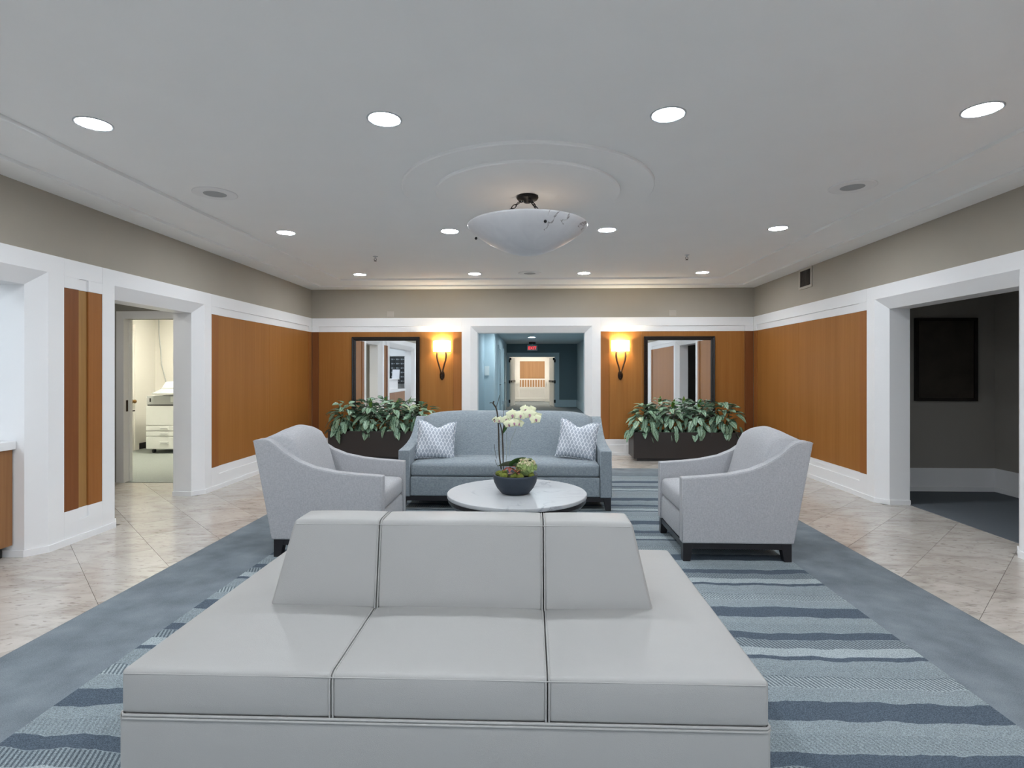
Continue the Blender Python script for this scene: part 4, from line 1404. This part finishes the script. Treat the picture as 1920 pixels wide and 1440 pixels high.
def seating(name, label, cat, loc, rz, W, D, fab, arm_t, arch_pow, group=None, crown=0.055, dz=0.0, seat_top=0.455):
    """front faces local -y; origin in the middle of the footprint"""
    t = thing(name, label, cat, loc, rz, group)
    k = D / 0.80
    y0 = -D / 2
    hw = W / 2
    prof = [(y0 + 0.0, 0.13)] + [(y0 + p[0] * k, p[1] + dz) for p in ARM_PROF] + [(y0 + 0.79 * k, 0.13)]
    for s in (-1, 1):
        xa, xb = (s * hw, s * (hw - arm_t))
        a = MB().prism(prof, min(xa, xb), max(xa, xb), 'x').build('arm', fab, t, smooth=False, bevel=0.010, bseg=3, angle=30)
        # piping along both edges of the arm top
        for xx in (s * (hw - 0.006), s * (hw - arm_t + 0.006)):
            path = [(xx, y0 + 0.003, 0.14)] + [(xx, y0 + p[0] * k + (0.004 if i == 0 else 0), p[1] + dz - 0.003) for i, p in enumerate(ARM_PROF)]
            MB().tube(path, 0.0042, 6).build('piping', fab, a, True)
    # back: lofted across the width with a crowned top
    iw = hw - arm_t + 0.002
    rings = []
    ns = 22
    for i in range(ns + 1):
        x = -iw + 2 * iw * i / ns
        u = abs(x / iw)
        c = crown * (1 - u ** arch_pow)
        bul = 0.025 * (1 - u ** 4)
        P = [(0.50, 0.36, 0), (0.535, 0.46, .5), (0.575, 0.58, 1), (0.61, 0.70, 1), (0.642, 0.79, .7), (0.675, 0.848, .3), (0.715, 0.872, 0), (0.765, 0.880, 0), (0.82, 0.876, 0),
             (0.87, 0.866, 0), (0.905, 0.852, 0), (0.912, 0.82, 0), (0.85, 0.45, 0), (0.792, 0.13, 0), (0.60, 0.13, 0)]
        ring = []
        for yy, zz, bb in P:
            wgt = max(0.0, (zz - 0.6) / 0.28)
            tilt = 1.0 if yy < 0.78 else max(0.15, 1 - (yy - 0.78) / 0.13)
            ring.append((x, y0 + (yy - bul * bb) * k, zz + dz + c * wgt * tilt - (0.012 * (u > 0.97))))
        rings.append(ring)
    MB().loft(rings).build('backrest', fab, t, smooth=True, angle=50)
    # seat cushion
    sl = 0.53 * k
    ch = seat_top - 0.325
    sbx = softbox(iw - 0.004, sl / 2, ch / 2, 0.028, (14, 8, 3), top=0.028, front=0.014)
    cush = sbx.build('seat_cushion', fab, t, True, loc=(0, y0 + 0.012 + sl / 2, 0.325 + ch / 2 + 0.004))
    for zz in (0.329 + 0.016, 0.329 + ch - 0.016):
        pass
    # front apron and platform
    ap = softbox(iw, 0.05, 0.098, 0.02, (10, 2, 3), front=0.008)
    ap.build('apron', fab, t, True, loc=(0, y0 + 0.062, 0.228))
    MB().box(-iw, iw, y0 + 0.08, y0 + 0.60 * k, 0.14, 0.325).build('platform', fab, t)
    # plinth rails and legs
    e = 0.012
    yb = y0 + 0.785 * k
    rail = MB()
    rail.box(-hw + e, hw - e, y0 + e, y0 + e + 0.03, 0.088, 0.13).box(-hw + e, hw - e, yb - e - 0.03, yb - e, 0.088, 0.13)
    rail.box(-hw + e, -hw + e + 0.03, y0 + e + .03, yb - e - .03, 0.088, 0.13).box(hw - e - .03, hw - e, y0 + e + .03, yb - e - .03, 0.088, 0.13)
    rail.build('base_rail', 'black_wood', t)
    for sx in (-1, 1):
        for sy, yy in ((-1, y0 + 0.008), (1, yb - 0.008)):
            x = sx * (hw - 0.008)
            q0, q1 = 0.075, 0.052
            m = MB().hexa([(x - sx * q1 if sx > 0 else x, min(yy, yy - sy * q1), 0.0), (x if sx > 0 else x + q1, min(yy, yy - sy * q1), 0.0), (x if sx > 0 else x + q1, max(yy, yy - sy * q1), 0.0), (x - q1 if sx > 0 else x, max(yy, yy - sy * q1), 0.0),
                           (x - q0 if sx > 0 else x, min(yy, yy - sy * q0), 0.131), (x if sx > 0 else x + q0, min(yy, yy - sy * q0), 0.131), (x if sx > 0 else x + q0, max(yy, yy - sy * q0), 0.131), (x - q0 if sx > 0 else x, max(yy, yy - sy * q0), 0.131)])
            m.build('leg', 'black_wood', t, bevel=0.002, bseg=1)
    return t


ZR = 0.0125
# armchairs: right one faces -x, left one faces +x
seating('armchair', 'pale grey upholstered armchair on the right side of the coffee table', 'armchair', (1.08 + 0.40, 4.445, ZR), R(-90), 0.77, 0.80, 'chair_fabric', 0.082, 2.0, 'pair of armchairs', seat_top=0.465)
seating('armchair', 'pale grey upholstered armchair on the left side of the coffee table', 'armchair', (-1.085 - 0.42, 4.43, ZR), R(90), 0.77, 0.83, 'chair_fabric', 0.082, 2.0, 'pair of armchairs', seat_top=0.465)
SOFA = (-0.268, 5.68 + 0.23)
seating('sofa', 'blue-grey fabric sofa with scooped arms and two patterned cushions', 'sofa', (SOFA[0], SOFA[1], ZR), 0, 2.10, 0.84, 'sofa_fabric', 0.115, 6.0, None, crown=0.06, dz=-0.012, seat_top=0.45)


def throw_cushion(label, loc, rot, s=0.44, flip=1):
    n = 22
    h = s / 2
    vs, fs = [], []
    idx = {}
    for side in (1, -1):
        for i in range(n + 1):
            for j in range(n + 1):
                u, v = -1 + 2 * i / n, -1 + 2 * j / n
                edge = (i in (0, n)) or (j in (0, n))
                key = (i, j, 0 if edge else side)
                if key in idx:
                    continue
                # edges pull in between the pointed corners
                px = u * h * (1 - 0.07 * (1 - v * v))
                pz = v * h * (1 - 0.07 * (1 - u * u))
                th = 0.085 * (max(0, (1 - u ** 4) * (1 - v ** 4))) ** 0.6
                # chopped dent in the top edge
                dent = math.exp(-((u - 0.05 * flip) / 0.42) ** 2) * max(0, (v + 0.1) / 1.1) ** 2.2
                pz -= 0.20 * h * 2 * dent * 0.75
                th *= (1 - 0.45 * dent)
                py = -side * th + 0.012 * math.sin(5 * u + 3 * v) * (1 - v * v)
                if edge:
                    py = 0.0
                idx[key] = len(vs)
                vs.append((px, py, pz))
        for i in range(n):
            for j in range(n):
                q = []
                for di, dj in ((0, 0), (1, 0), (1, 1), (0, 1)):
                    a, b = i + di, j + dj
                    edge = (a in (0, n)) or (b in (0, n))
                    q.append(idx[(a, b, 0 if edge else side)])
                fs.append(tuple(q))
    t = thing('throw_cushion', label, 'cushion', loc, 0, 'patterned throw cushions')
    t.rotation_euler = rot
    MB().add(vs, fs).build('cover', 'ogee_fabric', t, True, sub=1)
    # thin seam around the edge
    loop = []
    for i in range(n):
        loop.append(vs[idx[(i, 0, 0)]])
    for j in range(n):
        loop.append(vs[idx[(n, j, 0)]])
    for i in range(n, 0, -1):
        loop.append(vs[idx[(i, n, 0)]])
    for j in range(n, 0, -1):
        loop.append(vs[idx[(0, j, 0)]])
    loop.append(loop[0])
    MB().tube(loop, 0.004, 5, cap=False).build('seam', 'ogee_fabric', t, True)
    return t


throw_cushion('white and grey lattice cushion at the left end of the sofa', (-1.00, 5.80, 0.665), (R(-20), R(4), R(7)), 0.41)
throw_cushion('white and grey lattice cushion at the right end of the sofa', (0.475, 5.80, 0.675), (R(-20), R(7), R(-10)), 0.41, -1)

# ================================================================== leather bench in the foreground
BX0, BX1, BY0, BY1 = -1.288, 0.716, 1.712, 2.970
bench = thing('leather_bench', 'wide beige leather bench with wedge backrest in three panels', 'bench', ((BX0 + BX1) / 2, (BY0 + BY1) / 2, ZR))
bw, bd_ = (BX1 - BX0) / 2, (BY1 - BY0) / 2
ST, SB = 0.44 - ZR, 0.302 - ZR
softbox(bw + 0.004, bd_ + 0.004, (SB - 0.006) / 2, 0.012, (10, 8, 3)).build('base', 'leather', bench, True, loc=(0, 0, (SB - .006) / 2))
sw = 2 * bw / 3
for k in range(3):
    xc = -bw + sw * (k + 0.5)
    softbox(sw / 2 - 0.0004, bd_ - 0.001, (ST - SB) / 2, 0.013, (10, 14, 4), top=0.013, front=0.007).build('seat_panel', 'leather', bench, True, loc=(xc, 0, (ST + SB) / 2))


def rail_loop(pts, r, name, mat, parent):
    return MB().tube(pts, r, 6, cap=False).build(name, mat, parent, True)


for z, ex_ in ((SB - 0.001, 0.006), (SB - 0.011, 0.007)):
    a, b = bw + ex_ - 0.003, bd_ + ex_ - 0.003
    c = 0.012
    rail_loop([(-a + c, -b, z), (a - c, -b, z), (a, -b + c, z), (a, b - c, z), (a - c, b, z), (-a + c, b, z), (-a, b - c, z), (-a, -b + c, z), (-a + c, -b, z)], 0.005, 'piping', 'leather', bench)
# top edge stitching and panel seams
zt = ST - 0.004
for k in (1, 2):
    x = -bw + sw * k
    for dx in (-0.005, 0.005):
        rail_loop([(x + dx, -bd_ - 0.001, SB + 0.004), (x + dx, -bd_ - 0.002, ST - 0.020), (x + dx, -bd_ + 0.006, ST - 0.006), (x + dx, -bd_ + 0.02, ST - 0.001), (x + dx, 0, ST), (x + dx, bd_ - 0.02, ST - 0.001), (x + dx, bd_ - .006, ST - .006), (x + dx, bd_ + .001, SB + .004)], 0.0032, 'piping', 'leather', bench)
rail_loop([(-bw + 0.012, -bd_ - 0.0015, ST - 0.0105), (bw - 0.012, -bd_ - 0.0015, ST - 0.0105)], 0.0018, 'stitching', 'leather', bench)
# wedge backrest
fy0, fy1 = 2.19, 2.46          # base front and back
ty0, ty1 = 2.245, 2.405        # top
cx, cy = (BX0 + BX1) / 2, (BY0 + BY1) / 2
zb, ztop = ST - 0.004, 0.772 - ZR
bx = [-1.045, -0.614, 0.046, 0.476]
tx = [-0.965, -0.614, 0.046, 0.402]
for k in range(3):
    c8 = [(bx[k] - cx, fy0 - cy, zb), (bx[k + 1] - cx, fy0 - cy, zb), (bx[k + 1] - cx, fy1 - cy, zb), (bx[k] - cx, fy1 - cy, zb),
          (tx[k] - cx, ty0 - cy, ztop), (tx[k + 1] - cx, ty0 - cy, ztop), (tx[k + 1] - cx, ty1 - cy, ztop), (tx[k] - cx, ty1 - cy, ztop)]
    hx_, hy_, hz_ = (bx[k + 1] - bx[k]) / 2, 0.105, 0.165
    softbox(hx_ - 0.001, hy_, hz_, 0.016, (10, 4, 8), top=0.008, front=0.010, fn=trilinear(c8, hx_, hy_, hz_)).build('backrest_panel', 'leather', bench, True)
for k in (1, 2):
    for dx in (-0.005, 0.005):
        x = bx[k] - cx + dx
        rail_loop([(x, fy0 - cy - 0.001, zb + 0.005), (x, ty0 - cy - 0.003, ztop - 0.022), (x, ty0 - cy + 0.004, ztop - 0.004), (x, ty0 - cy + .02, ztop + .001), (x, ty1 - cy - .02, ztop + .001), (x, ty1 - cy, ztop - .01), (x, fy1 - cy, zb + .005)], 0.0032, 'piping', 'leather', bench)
rail_loop([(tx[0] - cx + .01, ty0 - cy - 0.004, ztop - 0.014), (tx[3] - cx - .01, ty0 - cy - 0.004, ztop - 0.014)], 0.002, 'stitching', 'leather', bench)

# ================================================================== coffee table
TX, TY, TZ = -0.118, 4.455, 0.42
tb = thing('coffee_table', 'round coffee table with white marble top and dark base', 'table', (TX, TY, ZR))
zt = TZ - ZR
MB().lathe([(0, zt - 0.032), (0.545, zt - 0.032), (0.552, zt - 0.028), (0.553, zt - 0.006), (0.548, zt), (0, zt)], seg=96).build('marble_top', 'marble', tb, True).modifiers.new('w', 'WEIGHTED_NORMAL')
MB().lathe([(0, zt - 0.034), (0.545, zt - 0.034), (0.545, zt - 0.06), (0.505, zt - 0.105), (0.42, zt - 0.13), (0.0, zt - 0.13)], seg=80).build('apron', 'black_wood', tb)
MB().lathe([(0, 0), (0.34, 0), (0.34, 0.03), (0.30, 0.04), (0.27, zt - 0.13), (0, zt - 0.13)], seg=64).build('pedestal', 'black_wood', tb)

# ------------------------------------------------------------------ bowl arrangement on the table
PX, PY = -0.130, 4.41
bowl = thing('bowl_planter', 'dark slate-blue bowl planter standing on the marble table', 'planter', (PX, PY, TZ + 0.001))
BH = 0.150
MB().lathe([(0, 0), (0.10, 0), (0.112, 0.006), (0.145, 0.045), (0.167, 0.09), (0.176, 0.135), (0.177, BH), (0.168, BH), (0.160, 0.125), (0, 0.122)], seg=56).build('bowl', 'bowl_glaze', bowl, True)
MB().lathe([(0.165, 0.128), (0.10, 0.140), (0.0, 0.146)], seg=32).build('soil', 'soil', bowl, True)
g = rnd
for k in range(11):
    a = R(150 + 28 * k + g.uniform(-8, 8)) if k < 6 else R(g.uniform(200, 340))
    r_ = g.uniform(0.10, 0.15)
    rr = g.uniform(0.022, 0.036)
    vs = MB().lathe([(0, -rr * .5), (rr * .8, -rr * .3), (rr, 0), (rr * .75, rr * .5), (rr * .3, rr * .72), (0, rr * .75)], seg=9)
    vs.v = [(x * g.uniform(.85, 1.1), y * g.uniform(.85, 1.1), z * g.uniform(.85, 1.15)) for x, y, z in vs.v]
    vs.build('moss_clump', 'moss', bowl, True, loc=(r_ * math.cos(a), r_ * math.sin(a), 0.150))


def bez(p, n):
    """Catmull-Rom through points"""
    p = [Vector(q) for q in p]
    out = []
    for i in range(len(p) - 1):
        a, b, c, d = p[max(i - 1, 0)], p[i], p[i + 1], p[min(i + 2, len(p) - 1)]
        for k in range(n):
            t = k / n
            out.append(0.5 * (2 * b + (c - a) * t + (2 * a - 5 * b + 4 * c - d) * t * t + (3 * b - a - 3 * c + d) * t ** 3))
    out.append(p[-1])
    return out


def leaf_mesh(name, L_, W_, droop, fold, mat, n=6, blunt=0.0):
    vs, fs = [], []
    for i in range(n + 1):
        t = i / n
        w_ = W_ * (math.sin(PI * t ** (0.72 - 0.1 * blunt)) ** (0.9 - 0.45 * blunt)) * 0.5 if 0 < t < 1 else 0.002
        x = L_ * (t - 0.10 * droop * t * t)
        z = -L_ * droop * t * t
        vs += [(x, -w_, z + fold * w_), (x, 0, z), (x, w_, z + fold * w_)]
    for i in range(n):
        a = 3 * i
        fs += [(a, a + 1, a + 4, a + 3), (a + 1, a + 2, a + 5, a + 4)]
    return MB().add(vs, fs).mesh(name, mat, True)


def aim(base, az, el, roll=0.0):
    return Euler((roll, -el, az), 'XYZ')


orch = thing('orchid_plant', 'potted orchid with an arching spray of pale yellow-green flowers', 'orchid', (PX, PY, TZ + 0.146))
Zt = lambda z: z - TZ - 0.146
px_m = 4.41 / 1050


def at(px, py, dy=0.0):
    """spot in the orchid's frame for a pixel measured on the table's plane"""
    Y = PY + dy
    return ((px - 997) * Y / 1050 - PX, dy, EYE - (py - 697) * Y / 1050 - TZ - 0.146)


st1 = bez([at(938, 885), at(936, 850), at(935, 810), at(934, 780), at(931, 765)], 6)
spike = bez([at(943, 850), at(942, 815, -.01), at(945, 800, -.02), at(950, 790, -.03), at(962, 780, -.05), at(980, 773, -.06), at(995, 775, -.07), at(1007, 785, -.07)], 6)
MB().tube(spike, 0.0045, 7).build('flower_stem', 'stem_brown', orch, True)
MB().tube(bez([at(944, 880), at(943, 830), at(938, 796), at(930, 786, -.02), at(925, 788, -.03)], 6), 0.004, 7).build('flower_stem', 'stem_brown', orch, True)


def flower_meshes():
    m = MB()

    def petal(ang, L_, W_, zoff, cup):
        n = 6
        vs, fs = [], []
        for i in range(n + 1):
            t = i / n
            w_ = W_ * 0.5 * math.sin(PI * min(1, 0.12 + 0.88 * t) ** 0.85) if i < n else W_ * 0.10
            r_ = L_ * t
            for s in (-1, -0.5, 0, 0.5, 1):
                x, y = r_, s * w_
                vs.append((x * math.cos(ang) - y * math.sin(ang), zoff - cup * (t * t) + 0.004 * s * s, x * math.sin(ang) + y * math.cos(ang)))
        for i in range(n):
            for j in range(4):
                a = i * 5 + j
                fs.append((a, a + 1, a + 6, a + 5))
        m.add(vs, fs)
    petal(R(90), 0.036, 0.030, 0.003, -0.004)
    petal(R(215), 0.035, 0.028, 0.003, -0.004)
    petal(R(325), 0.035, 0.028, 0.003, -0.004)
    petal(R(15), 0.040, 0.050, -0.001, 0.003)
    petal(R(165), 0.040, 0.050, -0.001, 0.003)
    fm = m.mesh('flower', 'petal', True)
    l = MB()
    l.add([(0, -0.004, 0.004), (0.008, -0.010, -0.002), (0.004, -0.014, -0.014), (0, -0.008, -0.020), (-0.004, -0.014, -0.014), (-0.008, -0.010, -0.002), (0, -0.016, -0.006)],
          [(0, 1, 6), (1, 2, 6), (2, 3, 6), (3, 4, 6), (4, 5, 6), (5, 0, 6)])
    return fm, l.mesh('lip', 'orchid_lip', True)


fm, lm = flower_meshes()
fl = [(961, 778, -.10, 1.05, 0), (976, 779, -.11, 1.0, .1), (993, 777, -.11, 1.05, .15), (1004, 786, -.11, 1.0, .3), (985, 768, -.06, .9, .2), (996, 769, -.05, .85, -.2), (955, 795, -.09, .95, -.1),
      (964, 793, -.11, .9, .1), (973, 794, -.09, .85, .2), (950, 786, -.06, .85, -.3), (937, 788, -.04, .75, -.4), (929, 788, -.03, .7, -.7), (1008, 781, -.05, .8, .5)]
for px, py, dy, s, yaw in fl:
    f = obj_from(fm, 'flower', orch, at(px, py, dy), (R(g.uniform(-14, 6)), R(g.uniform(-12, 12)), yaw), (s * 1.25, s * 1.25, s * 1.25))
    obj_from(lm, 'lip', f)
# fat unopened bud
MB().tube(bez([at(941, 815), at(946, 806, -.01), at(949, 800, -.02), at(951, 794, -.02)], 3), [0.004, 0.007, 0.010, 0.012, 0.013, 0.012, 0.010, 0.008, 0.006, 0.003], 8).build('bud', 'orchid_leaf', orch, True)
ol = leaf_mesh('leaf', 0.24, 0.085, 0.35, 0.35, 'orchid_leaf', 8, 0.6)
og = leaf_mesh('leaf', 0.20, 0.075, 0.25, 0.35, 'orchid_leaf_grey', 8, 0.5)
for me_, p, az, el, rl_, k in ((og, (0.02, -0.01, 0.075), R(183), R(8), R(55), 0.80), (ol, (-0.046, -0.02, 0.065), R(6), R(40), R(-62), 0.64), (ol, (0.02, -0.02, 0.045), R(-6), R(46), R(-58), 0.60),
                            (ol, (-0.03, -0.05, 0.02), R(-50), R(14), 0, 0.50), (ol, (0.02, 0.03, 0.02), R(60), R(30), 0, 0.6), (og, (-0.005, -0.03, 0.07), R(12), R(2), R(-50), 0.42)):
    obj_from(me_, 'leaf', orch, p, (rl_, -el, az), (k, k, k))
tw = thing('curly_twig', 'bare brown twig standing upright beside the orchid', 'twig', (PX, PY, TZ + 0.146), 0)
MB().tube(bez([at(940, 880, .01), at(936, 850, .01), at(935, 810, .01), at(933, 780, .01), at(930, 765, .01), at(925, 757, .01), at(926, 752, .01)], 6), 0.006, 7).build('main_stem', 'stem_brown', tw, True)
MB().tube(bez([at(925, 757, .01), at(921, 755, .01), at(918, 756, .01)], 4), 0.003, 5).build('side_shoot', 'stem_brown', tw, True)
MB().tube(bez([at(930, 765, .01), at(934, 752, .0), at(937, 741, .0)], 4), 0.0022, 5).build('side_shoot', 'stem_brown', tw, True)
for pts in ([(942, 870), (943, 820), (944, 780), (943, 752)], [(949, 870), (950, 800), (947, 760), (948, 745)], [(955, 855), (957, 830), (963, 815), (968, 803)], [(931, 860), (928, 845), (927, 833)], [(934, 876), (930, 868), (928, 862)]):
    MB().tube(bez([at(a, b, .02) for a, b in pts], 5), 0.0018, 5).build('wire_stem', 'stem_pale' if pts[0][0] > 948 else 'stem_brown', tw, True)

hy = thing('hydrangea_bloom', 'green and cream hydrangea head at the right of the bowl', 'flower', (PX + 0.088, PY - 0.03, TZ + 0.146))
MB().tube([(0, 0, -0.01), (0, 0, 0.06)], 0.005, 6).build('stem', 'stem_green', hy)
fs_, fc_ = MB(), MB()
for k in range(190):
    u, v_ = g.uniform(-0.35, 1), g.uniform(0, 2 * PI)
    r_ = math.sqrt(max(0, 1 - u * u))
    n_ = Vector((r_ * math.cos(v_), r_ * math.sin(v_), u))
    c = Vector((n_.x * 0.076, n_.y * 0.072, 0.062 + n_.z * 0.068)) * g.uniform(0.93, 1.05)
    q = (n_ + Vector((g.uniform(-.4, .4), g.uniform(-.4, .4), g.uniform(-.4, .4)))).to_track_quat('Z', 'Y').to_matrix()
    tgt = fc_ if u > 0.35 and g.random() < 0.75 else fs_
    for a in range(4):
        aa = a * PI / 2 + k
        d1 = Vector((math.cos(aa), math.sin(aa), 0))
        d2 = Vector((-math.sin(aa), math.cos(aa), 0))
        s = 0.0125
        tgt.add([tuple(c + q @ p) for p in (Vector((0, 0, 0)), d1 * s * .6 + d2 * s * .45 + Vector((0, 0, .003)), d1 * s * 1.15 + Vector((0, 0, .004)), d1 * s * .6 - d2 * s * .45 + Vector((0, 0, .003)))], [(0, 1, 2, 3)])
o = fs_.build('green_florets', 'floret_green', hy); o['kind'] = 'stuff'
o = fc_.build('cream_florets', 'floret_cream', hy); o['kind'] = 'stuff'
vs = MB().lathe([(0, 0.0), (0.05, 0.005), (0.066, 0.05), (0.05, 0.10), (0, 0.118)], seg=14)
vs.build('core', 'floret_green', hy, True)
br = thing('bromeliad', 'small reddish bromeliad leaves in the middle of the bowl', 'plant', (PX + 0.02, PY - 0.07, TZ + 0.146))
bl = leaf_mesh('leaf', 0.11, 0.022, 0.5, 0.4, 'bromeliad', 6, 0.4)
b2 = leaf_mesh('leaf', 0.09, 0.026, 0.6, 0.4, 'bract_red', 6, 0.4)
for k in range(9):
    obj_from(bl if k % 3 else b2, 'leaf', br, (g.uniform(-.02, .02), g.uniform(-.02, .02), 0.005), (0, -R(g.uniform(30, 75)), R(k * 47)), (1, 1, 1))
for k in range(5):
    obj_from(b2, 'leaf', br, (-0.06, 0.02, 0.06), (0, -R(g.uniform(0, 50)), R(150 + k * 60)), (.6, 1.3, .7))

# ================================================================== planters with variegated foliage plants
leaf_vars = [leaf_mesh('leaf', 0.205, 0.108, d, f, 'leaf_variegated', 6) for d, f in ((0.25, 0.30), (0.42, 0.25), (0.60, 0.35), (0.15, 0.42), (0.5, 0.18))]
new_leaf = leaf_mesh('leaf', 0.17, 0.060, 0.10, 0.5, 'leaf_new', 6)


def planter(name_side, x0, x1, seed):
    pr = random.Random(seed)
    yf_, yb_ = 8.66, 9.12
    t = thing('planter_box', 'long dark brown planter box below the %s mirror' % name_side, 'planter', ((x0 + x1) / 2, (yf_ + yb_) / 2, 0), 0, 'pair of planter boxes')
    w2, d2 = (x1 - x0) / 2, (yb_ - yf_) / 2
    th, zr_ = 0.025, 0.445
    for nm, a, b, c, d in (('front_panel', -w2, w2, -d2, -d2 + th), ('back_panel', -w2, w2, d2 - th, d2), ('end_panel', -w2, -w2 + th, -d2 + th, d2 - th), ('end_panel', w2 - th, w2, -d2 + th, d2 - th)):
        MB().box(a, b, c, d, 0.045, zr_).build(nm, 'planter_finish', t, bevel=0.003, bseg=1)
    MB().box(-w2 + 0.06, w2 - 0.06, -d2 + 0.04, d2 - 0.04, 0.0, 0.05).build('recessed_base', 'black_base', t)
    MB().box(-w2 + th, w2 - th, -d2 + th, d2 - th, 0.30, 0.385).build('soil', 'soil', t)
    n = 4
    names = ('leftmost', 'second from the left', 'third from the left', 'rightmost')
    for k in range(n):
        cxp = x0 + (x1 - x0) * (k + 0.5) / n
        cyp = (yf_ + yb_) / 2 - 0.03
        p = thing('foliage_plant', 'silver and green leafy plant, %s clump in the %s planter' % (names[k], name_side), 'plant', (cxp, cyp, 0.386), 0, 'leafy plants in the planters')
        hs = pr.uniform(0.92, 1.08)
        for s in range(4):
            a = pr.uniform(0, 2 * PI)
            tip = (0.10 * math.cos(a), 0.08 * math.sin(a), 0.34 * hs)
            MB().tube(bez([(0.02 * math.cos(a), 0.02 * math.sin(a), 0), (0.05 * math.cos(a), 0.04 * math.sin(a), 0.2), tip], 4), 0.007, 6).build('stem', 'plant_stem', p, True)
        cnt = 96
        for q in range(cnt):
            u = (q + 0.5) / cnt
            az = q * 2.399963 + pr.uniform(-.3, .3)
            lat = 1.0 - 1.12 * u                      # 1 crown ... below 0 hanging over the rim
            rho = pr.uniform(0.45, 0.98) if q % 4 else pr.uniform(0.1, 0.4)
            hor = math.sqrt(max(0.0, 1 - lat * lat))
            bx_ = 0.255 * rho * hor * math.cos(az) + pr.uniform(-.03, .03)
            by_ = 0.215 * rho * hor * math.sin(az)
            z = 0.075 + 0.455 * hs * max(lat, 0) * (0.62 + 0.38 * rho) + 0.10 * min(lat, 0)
            el = R(-48 + 78 * max(lat, 0) ** 1.3 + pr.uniform(-20, 20))
            sc = pr.uniform(0.66, 0.98)
            if math.sin(az) > 0.15:                   # keep clear of the wall behind
                by_ = min(by_, 0.05)
                sc *= 0.85
                el = max(el, R(18))
            me_ = leaf_vars[pr.randrange(5)]
            obj_from(me_, 'leaf', p, (bx_, by_, z), (R(pr.uniform(-28, 28)), -el, az), (sc, sc * pr.uniform(.95, 1.2), sc))
        if k in (1, 2):
            obj_from(new_leaf, 'leaf', p, (0.02, -0.04, 0.415), (0, -R(74), R(pr.uniform(0, 360))), (1, 1, 1))
    return t


planter('left', -3.19, -1.56, 3)
planter('right', 1.565, 3.20, 8)
